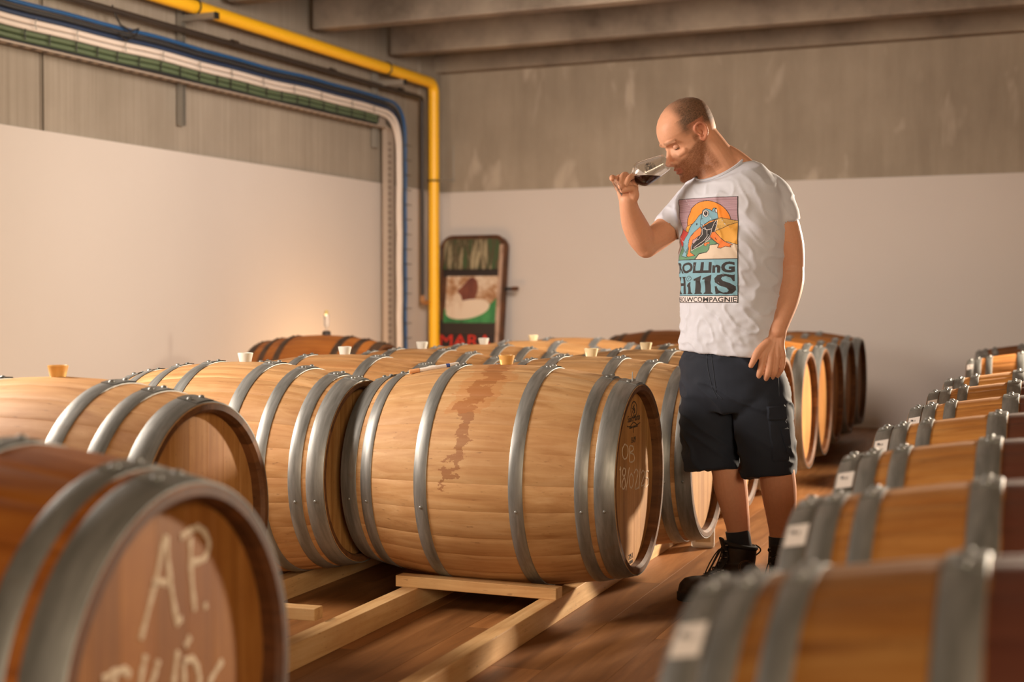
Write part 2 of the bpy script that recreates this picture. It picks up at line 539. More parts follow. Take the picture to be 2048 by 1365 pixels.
def stave_mesh(i, mats):
    a0, a1 = angs[i], angs[i + 1]
    xs = [-H, -H+0.006, -0.40, -0.32, -0.22, -0.11, 0, 0.11, 0.22, 0.32, 0.40, H-0.006, H]
    m = MB(); nA = 6
    eps = 0.0016
    aa = [a0, a0 + eps/RB, a0 + (a1-a0)*0.34, a0 + (a1-a0)*0.66, a1 - eps/RB, a1]
    vs = []
    for x in xs:
        for k, a in enumerate(aa):
            r = rad(x) - (0.0007 if k in (0, nA-1) else 0.0)
            if abs(x) > H - 0.001: r -= 0.003
            vs.append((x, r * math.cos(a), r * math.sin(a)))
    fs = []; mi = []
    for p in range(len(xs) - 1):
        for k in range(nA - 1):
            fs.append((p*nA+k, p*nA+k+1, (p+1)*nA+k+1, (p+1)*nA+k)); mi.append(0)
    # end faces and inner lip at both ends
    for sgn, base in ((-1, 0), (1, (len(xs)-1)*nA)):
        o1 = len(vs)
        for k, a in enumerate(aa): vs.append((sgn*H, (RE-0.018)*math.cos(a), (RE-0.018)*math.sin(a)))
        o2 = len(vs)
        for k, a in enumerate(aa): vs.append((sgn*(H-0.010), (RE-0.026)*math.cos(a), (RE-0.026)*math.sin(a)))
        o3 = len(vs)
        for k, a in enumerate(aa): vs.append((sgn*(H-0.060), (RE-0.022)*math.cos(a), (RE-0.022)*math.sin(a)))
        for k in range(nA - 1):
            for p, q in ((base, o1), (o1, o2), (o2, o3)):
                fs.append((p+k, p+k+1, q+k+1, q+k)); mi.append(1)
    me = bpy.data.meshes.new('stave')
    me.from_pydata(vs, [], fs)
    for mm in mats: me.materials.append(mm)
    me.polygons.foreach_set('material_index', mi)
    bm = bmesh.new(); bm.from_mesh(me)
    for f in bm.faces:
        c = f.calc_center_median(); rr = Vector((0, c.y, c.z))
        if f.material_index == 0:
            if f.normal.dot(rr) < 0: f.normal_flip()
        else:
            tgt = Vector((math.copysign(1, c.x), 0, 0)) - rr.normalized() * 0.6
            if f.normal.dot(tgt) < 0: f.normal_flip()
        f.smooth = True
    for e in bm.edges:
        if len(e.link_faces) == 2:
            e.smooth = e.calc_face_angle(0) < math.radians(35)
    bm.to_mesh(me); bm.free()
    return me

def hoop_mesh(xc, wdt):
    m = MB(); n = 72
    x0, x1 = xc - wdt/2, xc + wdt/2
    T = 0.0028
    prof = [(x0, rad(x0)-0.001), (x0, rad(x0)+T-0.0008), (x0+0.0012, rad(x0)+T), ((x0+x1)/2, rad((x0+x1)/2)+T+0.0004),
            (x1-0.0012, rad(x1)+T), (x1, rad(x1)+T-0.0008), (x1, rad(x1)-0.001)]
    vs = []; fs = []
    for i in range(n):
        a = 2*math.pi*i/n
        for x, r in prof: vs.append((x, r*math.cos(a), r*math.sin(a)))
    k = len(prof)
    for i in range(n):
        j = (i+1) % n
        for q in range(k-1):
            fs.append((i*k+q, i*k+q+1, j*k+q+1, j*k+q))
    m.add(vs, fs)
    # overlap lap at the top: a second leaf with two rivets, plus one rivet low on each side
    a0, a1 = math.radians(84), math.radians(99)
    vs = []; fs = []
    for i in range(7):
        a = a0 + (a1-a0)*i/6
        for x in (x0+0.002, x1-0.002):
            vs.append((x, (rad(x)+T+0.0026)*math.cos(a), (rad(x)+T+0.0026)*math.sin(a)))
    for i in range(6): fs.append((i*2, i*2+1, i*2+3, i*2+2))
    b = len(vs)
    for i in (0, 6):
        a = a0 + (a1-a0)*i/6
        for x in (x0+0.002, x1-0.002):
            vs.append((x, rad(x)*math.cos(a), rad(x)*math.sin(a)))
    fs.append((0, 1, b+1, b)); fs.append((12, 13, b+3, b+2))
    m.add(vs, fs)
    for dx, ad in ((0, 86.5), (0, 96.5), (0, 192), (0, -12)):
        a = math.radians(ad)
        r = rad(xc) + T + (0.0024 if 80 < ad < 100 else 0)
        nrm = Vector((0, math.cos(a), math.sin(a)))
        Mx = Matrix.Translation(Vector((xc, 0, 0)) + nrm*r) @ nrm.to_track_quat('Z', 'Y').to_matrix().to_4x4()
        s_ = 1.5 if 80 < ad < 100 else 1.0
        m.lathe([(0.0055*s_, 0), (0.0050*s_, 0.0020*s_), (0.0028*s_, 0.0036*s_), (0, 0.0042*s_)], 8, Mx)
    return m.mesh('hoop', M['hoop'], True, 50)

def head_boards(sgn):
    """seven vertical boards cut to the head circle"""
    out = []; R = RE - 0.0225; n = 7
    cuts = [-R + 2*R*i/n for i in range(n+1)]
    for i in range(1, n): cuts[i] += rnd.uniform(-0.012, 0.012)
    x_out = sgn * (H - 0.034); x_in = sgn * (H - 0.056)
    for i in range(n):
        y0, y1 = cuts[i] + 0.00015, cuts[i+1] - 0.00015
        y0 = max(y0, -R+1e-4); y1 = min(y1, R-1e-4)
        ys = [y0 + (y1-y0)*k/6 for k in range(7)]
        top = [(y, math.sqrt(max(R*R-y*y, 0))) for y in ys]
        poly = top + [(y, -z) for y, z in reversed(top)]
        b = 0.0006
        cx = sum(p[0] for p in poly)/len(poly)
        def shr(p): return (p[0] + (b if p[0] < cx else -b) * (1 if i not in (0, n-1) or True else 0), p[1]*0.997)
        vs = [(x_in, p[0], p[1]) for p in poly] + [(x_out - sgn*0.0008, p[0], p[1]) for p in poly] + [(x_out, *shr(p)) for p in poly]
        k = len(poly); fs = []
        for L_ in (0, 1):
            for q in range(k):
                r_ = (q+1) % k
                fs.append((L_*k+q, L_*k+r_, (L_+1)*k+r_, (L_+1)*k+q))
        # caps as quad strips
        for base in (0, 2*k):
            for q in range(6):
                fs.append((base+q, base+q+1, base+k-2-q, base+k-1-q))
        m = MB().add(vs, fs)
        out.append(m.mesh('head_board', M['oak_head'], False))
    return out

STAVES = {}
def staves(kind):
    if kind not in STAVES:
        STAVES[kind] = [stave_mesh(i, (M[kind], M['chime'])) for i in range(NST)]
    return STAVES[kind]
BOARDS = {1: head_boards(1), -1: head_boards(-1)}
HOOPSETS = {
    'six': [(0.424, 0.060), (0.356, 0.040), (0.157, 0.044)],
    'eight': [(0.427, 0.055), (0.363, 0.042), (0.245, 0.040), (0.12, 0.044)],
    'sixwide': [(0.424, 0.060), (0.312, 0.044), (0.195, 0.046)],
    'pair': [(0.434, 0.038), (0.394, 0.038), (0.334, 0.034), (0.165, 0.046)],
}
HM = {}
for k, hs in HOOPSETS.items():
    HM[k] = [hoop_mesh(x*s_, w_) for x, w_ in hs for s_ in (-1, 1)]
bung_prof = [(0.019, -0.01), (0.021, 0.004), (0.0265, 0.027), (0.0265, 0.030), (0.0235, 0.031), (0.018, 0.016), (0, 0.015)]
BUNG = {k: MB().lathe(bung_prof, 20).mesh('bung', M['bung_'+k], True, 35) for k in ('white', 'amber', 'cream')}

def barrel(cx, cy, deg, label, kind='oak_light', hoops='six', bung=None, group='wine barrels lying in rows', zc=0.071+0.3575, tint=(1, 1, 1), boards=(1, -1), rusty=False):
    r = empty('wine_barrel', (cx, cy, zc - RB), label, 'barrel', group, -math.radians(deg))
    for me in staves(kind):
        o = link('stave', me, r); o.location = (0, 0, RB); o.color = (*tint, 1)
    for me in HM[hoops]:
        o = link('hoop', me, r); o.location = (0, 0, RB)
        if rusty:
            o.material_slots[0].link = 'OBJECT'; o.material_slots[0].material = M['rusty_hoop']
    for sgn in boards:
        for me in BOARDS[sgn]:
            o = link('head_board', me, r); o.location = (0, 0, RB); o.color = (*tint, 1)
    if bung:
        o = link('bung', BUNG[bung], r); o.location = (0, 0, RB*2 - 0.001)
        o['label'] = bung + ' silicone bung'
    return r

def head_lettering(root, polylines, width, name='chalk_mark', mat=None, sgn=1, face=None):
    """strokes in metres on the head: (right, up) as seen by somebody facing it"""
    m = MB()
    for pl in polylines:
        # densify with catmull-rom
        P = [Vector((p[0], p[1])) for p in pl]
        Q = []
        for i in range(len(P)-1):
            p0 = P[max(i-1, 0)]; p1 = P[i]; p2 = P[i+1]; p3 = P[min(i+2, len(P)-1)]
            for k in range(5):
                t = k/5
                Q.append(0.5*((2*p1)+(-p0+p2)*t+(2*p0-5*p1+4*p2-p3)*t*t+(-p0+3*p1-3*p2+p3)*t**3))
        Q.append(P[-1])
        vs = []; fs = []
        for i, q in enumerate(Q):
            d = (Q[min(i+1, len(Q)-1)] - Q[max(i-1, 0)])
            if d.length < 1e-9: d = Vector((1, 0))
            d.normalize(); nn = Vector((-d.y, d.x)) * width/2 * (0.9 + 0.2*math.sin(i*1.7))
            for z, e in ((0.0002, 1), (0.0012, 0.7), (0.0012, -0.7), (0.0002, -1)):
                pt = q + nn*e
                vs.append((sgn*(H-0.034+z), pt.x*sgn, pt.y))
        for i in range(len(Q)-1):
            for k in range(3): fs.append((i*4+k, i*4+k+1, (i+1)*4+k+1, (i+1)*4+k))
        m.add(vs, fs)
    o = m.obj(name, mat or M['chalk'], root)
    o.location = (0, 0, RB)
    return o

def text_mesh(s, size, mat, name='lettering', extrude=0.0004):
    cu = bpy.data.curves.new(name, 'FONT')
    cu.body = s; cu.size = size; cu.extrude = extrude; cu.align_x = 'CENTER'; cu.resolution_u = 3
    to = bpy.data.objects.new(name, cu); COL.objects.link(to)
    dg = bpy.context.evaluated_depsgraph_get()
    me = bpy.data.meshes.new_from_object(to.evaluated_get(dg))
    bpy.data.objects.remove(to)
    me.materials.clear(); me.materials.append(mat)
    return me

def ctr(hx, hy, deg):
    a = math.radians(deg)
    return hx - H*math.cos(a), hy + H*math.sin(a)

# ------------------------------------------------------------------ place the barrels
GL = 'wine barrels in the left row'
GM = 'wine barrels in the middle row'
GR = 'wine barrels in the right row'
BA = 20.0
# middle row, head towards the right
hero = barrel(*ctr(0.410, 4.60, BA), BA, 'oak barrel with a dark wine stain running down from its amber bung', 'oak_main', 'six', 'amber', GM)
ap = barrel(*ctr(-0.456, 2.045, 18.3), 18.3, 'nearest blurred barrel with A.P. chalked large on its round head', 'oak_brown', 'six', None, GM, tint=(.66, 0.50, 0.30))  # brown tint also darkened to stand in for weaker light up front
barrel(0.30, 5.49, BA, 'oak barrel directly behind the stained one, head by the man\'s leg', 'oak_light', 'eight', 'cream', GM)
barrel(0.585, 6.33, BA, 'oak barrel second behind the stained one, cream bung just left of the man\'s hip', 'oak_light', 'eight', 'cream', GM)
barrel(0.875, 7.06, BA, 'oak barrel third behind the stained one, mostly hidden by the man', 'oak_light', 'eight', 'cream', GM)
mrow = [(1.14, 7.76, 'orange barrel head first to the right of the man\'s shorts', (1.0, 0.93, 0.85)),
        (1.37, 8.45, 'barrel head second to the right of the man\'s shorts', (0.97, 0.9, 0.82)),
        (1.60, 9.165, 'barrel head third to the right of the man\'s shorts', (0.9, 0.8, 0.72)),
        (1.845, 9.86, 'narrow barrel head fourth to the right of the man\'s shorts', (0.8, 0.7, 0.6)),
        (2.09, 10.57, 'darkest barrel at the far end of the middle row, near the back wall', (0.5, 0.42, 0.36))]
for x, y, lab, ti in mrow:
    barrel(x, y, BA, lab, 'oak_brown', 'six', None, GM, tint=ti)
# left row
barrel(-1.60, 3.06, BA, 'dark barrel at the left edge, only its upper rim showing above the nearest one', 'oak_brown', 'sixwide', None, GL)
l2 = barrel(-1.194, 3.81, BA, 'barrel at the far left with an amber bung and a bare brown planked head', 'oak_light', 'sixwide', 'amber', GL, tint=(1, .95, .9), zc=.435)
l3 = barrel(-0.917, 4.985, BA, 'pale eight-hooped barrel whose end touches the wine-stained barrel', 'oak_light', 'eight', 'white', GL)
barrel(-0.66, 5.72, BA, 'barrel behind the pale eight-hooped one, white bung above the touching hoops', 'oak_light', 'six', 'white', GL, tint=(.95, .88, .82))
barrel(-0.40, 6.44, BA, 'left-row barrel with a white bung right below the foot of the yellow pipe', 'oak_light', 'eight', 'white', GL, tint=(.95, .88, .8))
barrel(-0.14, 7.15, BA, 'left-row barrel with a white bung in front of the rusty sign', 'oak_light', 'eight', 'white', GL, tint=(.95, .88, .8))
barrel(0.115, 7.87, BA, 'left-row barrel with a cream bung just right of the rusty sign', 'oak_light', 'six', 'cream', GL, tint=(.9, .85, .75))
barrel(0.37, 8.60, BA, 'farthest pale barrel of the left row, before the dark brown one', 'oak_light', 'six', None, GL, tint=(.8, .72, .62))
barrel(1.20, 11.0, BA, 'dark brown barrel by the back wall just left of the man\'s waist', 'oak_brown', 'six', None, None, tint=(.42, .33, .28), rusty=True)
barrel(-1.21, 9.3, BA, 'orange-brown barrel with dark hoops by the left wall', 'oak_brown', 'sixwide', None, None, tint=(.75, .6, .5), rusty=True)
# right row, heads towards the left and away
rrow = [(0.21, 1.63), (0.455, 2.31), (0.685, 2.995), (0.93, 3.68), (1.21, 4.40), (1.49, 5.18), (1.785, 5.98)]
rlab = ['nearest, most blurred barrel of the right row, in the bottom right corner',
        'second barrel of the right row from the camera, in front of the man\'s boots',
        'third barrel of the right row from the camera, white label on its end hoop',
        'fourth barrel of the right row from the camera, white label on its end hoop',
        'fifth barrel of the right row from the camera, sharp rivets and a white label',
        'sixth barrel of the right row from the camera, sharp label and hoops with bright edges',
        'seventh barrel of the right row, palest and most brightly lit']
rt = [(.60, .58, .5), (.85, .82, .75), (.95, .93, .88), (1.1, 1.1, 1.05), (1.1, 1.1, 1.1), (1.1, 1.1, 1.1), (1.25, 1.3, 1.35)]  # tints hold the light: nearest barrel shaded down, seventh brightened
lab_mesh = None
def end_label(root, n):
    # paper sticker wrapped on the end hoop, upper camera side of the left end
    m = MB(); vs = []; fs = []
    x0, x1 = -H+0.006, -H+0.034+0.004
    for i in range(7):
        a = math.radians(112 + 10*i/6)      # from the +y axis over the top to -y
        for x in (x0, x1):
            r = rad(-0.434) + 0.0036
            rr = rad(x) + 0.0038
            vs.append((x, rr*math.cos(a), rr*math.sin(a)))
    for i in range(6): fs.append((i*2, i*2+1, i*2+3, i*2+2))
    m.add(vs, fs)
    o = m.obj('paper_label', M['label'], root); o.location = (0, 0, RB); o['label'] = 'white paper label'
    t = text_mesh(['75', '10', '95', '75', '11', '75', '75'][n] + '\n05', 0.010, M['ink'])
    c = math.radians(116.2)
    nrm = Vector((0, math.cos(c), math.sin(c))); up = Vector((1, 0, 0)); rt_ = up.cross(nrm)
    Mx = Matrix((( rt_.x, up.x, nrm.x), (rt_.y, up.y, nrm.y), (rt_.z, up.z, nrm.z))).to_4x4()
    t.transform(Matrix.Translation(Vector(((x0+x1)/2+0.001, 0, 0)) + nrm*(rad(x0+0.016)+0.0046)) @ Mx)
    l = link('lettering', t, o)
for i, (x, y) in enumerate(rrow):
    a = math.radians(BA)
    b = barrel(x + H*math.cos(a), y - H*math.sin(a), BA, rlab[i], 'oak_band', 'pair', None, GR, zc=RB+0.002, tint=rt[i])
    end_label(b, i)
for i, (x, y) in enumerate([(2.56, 8.15), (2.86, 8.95), (3.12, 9.75)]):
    a = math.radians(BA)
    b = barrel(x + H*math.cos(a), y - H*math.sin(a), BA,
           ['dim barrel beyond the bright one at the right edge, white label on its end', 'dark barrel second from the back wall at the right edge', 'dark barrel nearest the back wall at the right edge'][i],
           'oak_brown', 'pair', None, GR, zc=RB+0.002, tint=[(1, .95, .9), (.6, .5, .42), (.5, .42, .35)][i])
    if i == 0: end_label(b, 6)

def on_head(root, px, py, sgn=1):
    rz = root.rotation_euler.z
    n_ = Vector((math.cos(rz), math.sin(rz), 0)) * sgn
    c = Vector(root.location) + Vector((0, 0, RB)) + n_*(H-0.034)
    d = W(px, py, 1.0) - Vector((0, 0, CAM_Z))
    k = (c - Vector((0, 0, CAM_Z))).dot(n_) / d.dot(n_)
    P = Vector((0, 0, CAM_Z)) + d*k - c
    r_ = Z3.cross(n_)
    return (P.dot(r_), P.z)
# writing on the stained barrel's head
def px_strokes(root, ox, oy, k, strokes):
    return [[on_head(root, ox + x/k, oy + y/k) for x, y in st] for st in strokes]
bpy.context.view_layer.update()
head_lettering(hero, px_strokes(hero, 1220, 760, 3.413, [
    [(100, 440), (86, 470), (84, 510), (95, 540), (112, 535), (122, 495), (118, 455), (100, 440)],
    [(134, 450), (134, 500), (132, 560)], [(134, 450), (155, 455), (158, 480), (136, 500), (160, 510), (166, 545), (150, 562), (132, 560)],
    [(66, 620), (72, 602), (72, 735)],
    [(105, 612), (92, 605), (84, 640), (100, 675), (103, 720), (92, 748), (80, 725), (90, 680), (104, 640), (105, 612)],
    [(131, 600), (108, 755)],
    [(145, 640), (134, 665), (132, 715), (143, 740), (156, 715), (157, 665), (145, 640)],
    [(163, 642), (178, 612), (190, 640), (170, 742), (196, 735)], [(205, 608), (197, 745)],
    [(212, 642), (224, 620), (235, 645), (212, 722), (238, 715)],
    [(262, 625), (245, 628), (242, 668), (256, 672), (260, 712), (240, 738)]]), 0.0055)
def stamp(root, s, size, y, z, name='lettering'):
    t = text_mesh(s, size, M['brand_ink'])
    Mx = Matrix(((0, 0, 1, H-0.0334), (1, 0, 0, y), (0, 1, 0, z), (0, 0, 0, 1)))
    t.transform(Mx)
    o = link(name, t, root); o.location = (0, 0, RB)
def hpos(x, y): return on_head(hero, 1220 + x/3.413, 760 + y/3.413)
for tx, sz, x_, y_ in (('Saint Martin', .031, 162, 282), ('GRANDE TONNELLERIE', .0095, 160, 328), ('T', .026, 160, 362), ('B-09', .028, 160, 430), ('225 L', .024, 142, 1222), ('CHENE', .015, 142, 1255)):
    q_ = hpos(x_, y_); stamp(hero, tx, sz, q_[0], q_[1])
q_ = hpos(160, 305)
head_lettering(hero, [[(q_[0]+a_, q_[1]+b_) for a_, b_ in ((-.08, 0), (-.045, -.004), (-.02, .003), (0, .007), (.02, .003), (.045, -.004), (.08, 0))]], 0.0035, 'brand_mark', M['brand_ink'])
q_ = hpos(162, 205)
emb = [[(q_[0]+.036*math.cos(a*math.pi/6), q_[1]+.026*math.sin(a*math.pi/6)) for a in range(13)]] + [[(q_[0]+a_, q_[1]+b_*.62) for a_, b_ in st] for st in
       ([(-.02, -.015), (-.005, .008), (.006, .026)], [(-.022, .01), (.0, .0), (.014, -.016)], [(-.012, .02), (.008, .004), (.012, -.008), (-.006, -.022)])]
head_lettering(hero, emb, 0.0045, 'brand_mark', M['brand_ink'])
# chalk on the nearest barrel
head_lettering(ap, px_strokes(ap, 100, 960, 3.37, [
    [(610, 1080), (700, 730), (775, 370)], [(785, 375), (805, 650), (860, 990)], [(690, 705), (735, 690), (790, 700)],
    [(945, 390), (950, 620), (975, 885)], [(880, 392), (950, 340), (1015, 330), (1072, 420), (1040, 530), (955, 560)],
    [(1042, 830), (1050, 870)], [(874, 920), (880, 965)]]), 0.012)
head_lettering(ap, px_strokes(ap, 100, 960, 3.37, [
    [(945, 1060), (910, 1130)], [(350, 1355), (440, 1300), (520, 1290), (525, 1340)], [(435, 1320), (420, 1480)],
    [(645, 1180), (620, 1300), (600, 1480)], [(730, 1215), (700, 1330), (640, 1480)],
    [(862, 1150), (835, 1350), (840, 1460), (900, 1470), (880, 1400)], [(900, 1230), (960, 1212), (1000, 1300), (1000, 1420), (950, 1480), (910, 1400), (900, 1230)],
    [(1162, 1220), (1080, 1360), (1070, 1480)]]), 0.013)
# faint charcoal scribble seen at the corner between stacked staves
# nail standing up from the rear hoop of the stained barrel (beside the rim)
nl = MB().tube([(0.43, -0.012, rad(0.43)), (0.43, -0.012, rad(0.43)+0.034)], 0.0018, 6).obj('nail', M['hoop'], hero); nl.location = (0, 0, RB)

# marker pen lying on the stained barrel, left of its bung
a20 = math.radians(BA)
def hero_pt(x, ang):
    """world point on the barrel's skin: x along its axis, ang degrees from straight up towards the camera"""
    a = math.radians(ang); r = rad(x)
    loc = Vector((x, -r*math.sin(a), r*math.cos(a) + RB))
    return hero.matrix_world @ loc
hero_m = Matrix.Translation(hero.location) @ Matrix.Rotation(-a20, 4, 'Z')
def hp(x, ang, lift=0.0):
    a = math.radians(ang); r = rad(x) + lift
    return hero_m @ Vector((x, -r*math.sin(a), r*math.cos(a) + RB))
p0, p1 = hp(-0.318, 12, 0.0095), hp(-0.185, -6, 0.0095)
pen = empty('marker_pen', p0, 'white marker pen with an orange cap lying on the stained barrel', 'pen')
d_ = (p1 - p0)
Mp = d_.to_track_quat('Z', 'Y').to_matrix().to_4x4()
Lp = d_.length
MB().lathe([(0, 0.036), (0.0062, 0.036), (0.0068, 0.04), (0.0068, Lp-0.003), (0.0055, Lp), (0, Lp)], 14, Mp).obj('pen_body', M['label'], pen)
MB().lathe([(0, 0), (0.0066, 0.001), (0.0074, 0.004), (0.0074, 0.035), (0, 0.0355)], 14, Mp).obj('cap', plain('orange_cap', (0.72, 0.36, 0.16), 0.5), pen)
MB().lathe([(0.00695, Lp-0.045), (0.00695, Lp-0.032)], 14, Mp).obj('stripe', plain('blue_print', (0.04, 0.08, 0.3), 0.5), pen)

# airlock standing in the far left barrel
alk = empty('airlock', (-1.21 + 0.02, 9.3, 0.071+0.3575+RB-0.002), 'clear airlock with a yellow cap standing on the orange-brown barrel by the left wall', 'airlock')
glassy = plain('clear_plastic', (0.9, 0.88, 0.85), 0.15, 0, Transmission_Weight=0.85)
MB().lathe([(0.004, 0), (0.005, 0.05), (0.016, 0.055), (0.018, 0.13), (0.015, 0.135), (0, 0.135)], 16).obj('tube', glassy, alk)
MB().lathe([(0.012, 0.135), (0.013, 0.15), (0.006, 0.16), (0, 0.162)], 14).obj('cap', plain('yellow_cap', (0.5, 0.38, 0.12), 0.5), alk)
MB().lathe([(0.028, 0.0), (0.028, 0.02), (0.02, 0.028), (0, 0.03)], 14).obj('grommet', M['dark_pipe'], alk)

# ------------------------------------------------------------------ timber rails and blocks
def beam(p0, p1, w_, h_, z0, label, group=None, name='timber_rail'):
    p0 = Vector(p0); p1 = Vector(p1); d = p1 - p0
    o = MB().box((0, 0, 0), (d.length, w_, h_), bevel=0.003).obj(name, M['timber'], smooth=False)
    mid = (p0 + p1) / 2
    o.location = (mid.x, mid.y, z0 + h_/2)
    o.rotation_euler = (0, 0, math.atan2(d.y, d.x))
    tag(o, label, 'timber', group)
    return o
def railpt(a, u): return (A * a + D * u)
RH = 0.071
GRL = 'pine rails under the barrel rows'
# middle row
for a_, lab in ((-1.424, 'long pine rail running under the right half of the middle row'), (-1.902, 'long pine rail running under the left half of the middle row')):
    beam(railpt(a_, 1.6), railpt(a_, 11.4), 0.056, RH, 0.0, lab, GRL)
for a_, lab in ((-2.374, 'dark pine rail under the right side of the left row'), (-2.83, 'pine rail under the left side of the left row, hidden by barrels')):
    beam(railpt(a_, 2.2), railpt(a_, 9.0), 0.056, RH, 0.0, lab, GRL)
for dx, dy, lab in ((1.20, 11.0, 'the dark brown barrel by the back wall'), (-1.21, 9.3, 'the orange-brown barrel by the left wall')):
    c = Vector((dx, dy, 0))
    for k in (-0.24, 0.24):
        beam(c + A*k - D*0.38, c + A*k + D*0.38, 0.056, RH, 0.0, ('left' if k < 0 else 'right') + ' short pine rail under ' + lab, GRL)
# cross block in front of the stained barrel
ck = MB().box((0, 0, 0), (0.56, 0.052, 0.036), bevel=0.0025).obj('timber_block', M['timber'], smooth=False)
ck.location = (-0.110, 4.588, RH + 0.018); ck.rotation_euler = (0, 0, -math.radians(23.5))
tag(ck, 'loose pine block laid across two rails in front of the stained barrel', 'timber')
c2 = railpt(-2.235, 3.17)
ck2 = MB().box((0, 0, 0), (0.54, 0.052, 0.036), bevel=0.0025).obj('timber_block', M['timber'], smooth=False)
q = A * -2.225 + D * 3.73
ck2.location = (q.x, q.y, RH + 0.018); ck2.rotation_euler = (0, 0, -math.radians(19))
tag(ck2, 'short pine block ending just right of the blurred A.P. barrel', 'timber')
# plastic tub on the floor behind
jc = empty('plastic_tub', (0.775, 5.86, 0), 'small milky plastic tub on the floor left of the man\'s boot', 'tub', rz=math.radians(-8))
MB().box((0, 0, 0.062), (0.094, 0.07, 0.124), bevel=0.014).obj('body', M['plastic'], jc, angle=60)
MB().box((0, -0.0355, 0.066), (0.060, 0.003, 0.080), bevel=0.001).obj('side_label', plain('tub_label', (0.55, 0.47, 0.32), 0.6), jc, smooth=False)

# ------------------------------------------------------------------ pipes and cables on the left wall
def bend(pts, r, seg=8):
    """polyline with rounded corners"""
    pts = [Vector(p) for p in pts]; out = [pts[0]]
    for i in range(1, len(pts)-1):
        a, b, c = pts[i-1], pts[i], pts[i+1]
        d0 = (a-b).normalized(); d1 = (c-b).normalized()
        rr = min(r, (a-b).length*0.49, (c-b).length*0.49)
        s_, e_ = b + d0*rr, b + d1*rr
        for k in range(seg+1):
            t = k/seg
            out.append(s_*(1-t)**2 + b*2*t*(1-t) + e_*t*t)
    out.append(pts[-1])
    return out
TB = 0.45
yp = MB().tube(bend([LP(6.9, .13, 2.93), LP(3.9, .13, 2.93), LP(.42, .13, 2.905), LP(.42, .13, TB)], 0.10), 0.046, 16).obj('gas_pipe', M['yellow'])
tag(yp, 'yellow pipe running under the ceiling and down the corner', 'pipe')
bp = empty('dark_pipe', LP(.56, .09, TB), 'thin dark brown pipe below the yellow one, turning down beside it', 'pipe')
def rel(mb, root, name, mat, **kw):
    o = mb.obj(name, mat, root, **kw)
    o.matrix_parent_inverse = Matrix.Translation(-root.location)
    return o
rel(MB().tube(bend([LP(6.9, .09, 2.775), LP(.56, .09, 2.765), LP(.56, .09, 1.05)], 0.05), 0.019, 12), bp, 'pipe_run', M['dark_pipe'])
rel(MB().tube(bend([LP(.56, .09, 1.06), LP(.56, .09, 1.0), LP(.42, .09, 1.0)], 0.04), 0.021, 10), bp, 'elbow', plain('rusty_elbow', (0.35, 0.16, 0.06), 0.6))
for t_ in (3.35, 2.05, .95):
    rel(MB().tube([LP(t_-.03, .09, 2.775), LP(t_+.03, .09, 2.775)], 0.026, 12), bp, 'coupling', M['dark_pipe'])
# cable tray with its cables
tr = empty('cable_tray', LP(1.1, .06, 2.42), 'perforated cable tray along the left wall, turning down before the corner', 'cable tray')
rel(MB().box(LP(4.1, .055, 2.565), (0.004, 5.9, 0.26), -RA), tr, 'tray_back', M['tray'], smooth=False)
rel(MB().box(LP(4.1, .085, 2.432), (0.065, 5.9, 0.010), -RA), tr, 'tray_flange', M['tray'], smooth=False)
rel(MB().box(LP(1.10, .055, 1.45), (0.004, 0.20, 2.0), -RA), tr, 'tray_back', M['tray'], smooth=False)
rel(MB().box(LP(1.19, .075, 1.45), (0.05, 0.012, 2.0), -RA), tr, 'tray_flange', M['tray'], smooth=False)
rg = MB()
for k in range(36):
    rg.box(LP(1.115, .060, 0.5 + k*0.052), (0.007, 0.085, 0.016), -RA)
o_ = rel(rg, tr, 'tray_slots', plain('tray_slot', (0.16, 0.12, 0.09), 0.6), smooth=False); o_['kind'] = 'stuff'
rb_ = MB()
for k in range(60):
    rb_.box(LP(1.3 + k*0.095, .085, 2.4265), (0.03, 0.03, 0.003), -RA)
o_ = rel(rb_, tr, 'tray_slots', M['dark_pipe'], smooth=False); o_['kind'] = 'stuff'
def cable(z, o, tdown, r, mat, label, name='cable', wave=0.004, tend=None, group='cables strapped to the tray'):
    pts = []
    ph = 1.3; wave = .004
    for k in range(40):
        t = 6.95 - k*(6.95 - tdown - .30)/39
        pts.append(LP(t, o, z + wave*math.sin(t*3.1+ph) + wave*0.7*math.sin(t*7.3+ph*2)))
    if tend is None:
        b0 = Vector(pts[-1])
        R_ = 0.20 + (z-2.5)*0.9
        cor = LP(tdown, o, z)
        s_, e_ = b0, LP(tdown, o, z - .30)
        for k in range(1, 11):
            q_ = k/10; pts.append(s_*(1-q_)**2 + cor*2*q_*(1-q_) + e_*q_*q_)
        for k in range(1, 14):
            pts.append(LP(tdown + wave*math.sin(k*1.9+ph), o, z - .30 - k*(z-.30-.45)/13))
    o2 = MB().tube(pts, r, 10).obj(name, mat)
    tag(o2, label, 'cable', group)
    return o2
cable(2.676, .085, .86, .0125, M['blue'], 'bright blue hose on top of the cable bundle', 'hose')
cable(2.643, .080, .895, .014, M['black_cable'], 'black cable just under the blue hose', wave=.003)
cable(2.612, .080, .928, .0135, M['navy_cable'], 'dark navy cable between the black and white cables', wave=.003)
cable(2.580, .090, .962, .0165, M['white_cable'], 'thick white cable, upper of the two on the wall', wave=.006)
cable(2.545, .090, 1.0, .0165, M['white_cable'], 'white cable, lower of the two on the wall', wave=.006)
cable(2.510, .088, 1.05, .016, M['green_cable'], 'dark green cable, upper of the two on the tray', wave=.003, tend=1)
cable(2.476, .088, 1.05, .016, M['green_cable'], 'dark green cable, lower of the two on the tray', wave=.003, tend=1)
cable(2.4535, .085, 1.05, .0075, M['black_cable'], 'thin black cable lying in the bottom of the tray', wave=.002, tend=1)
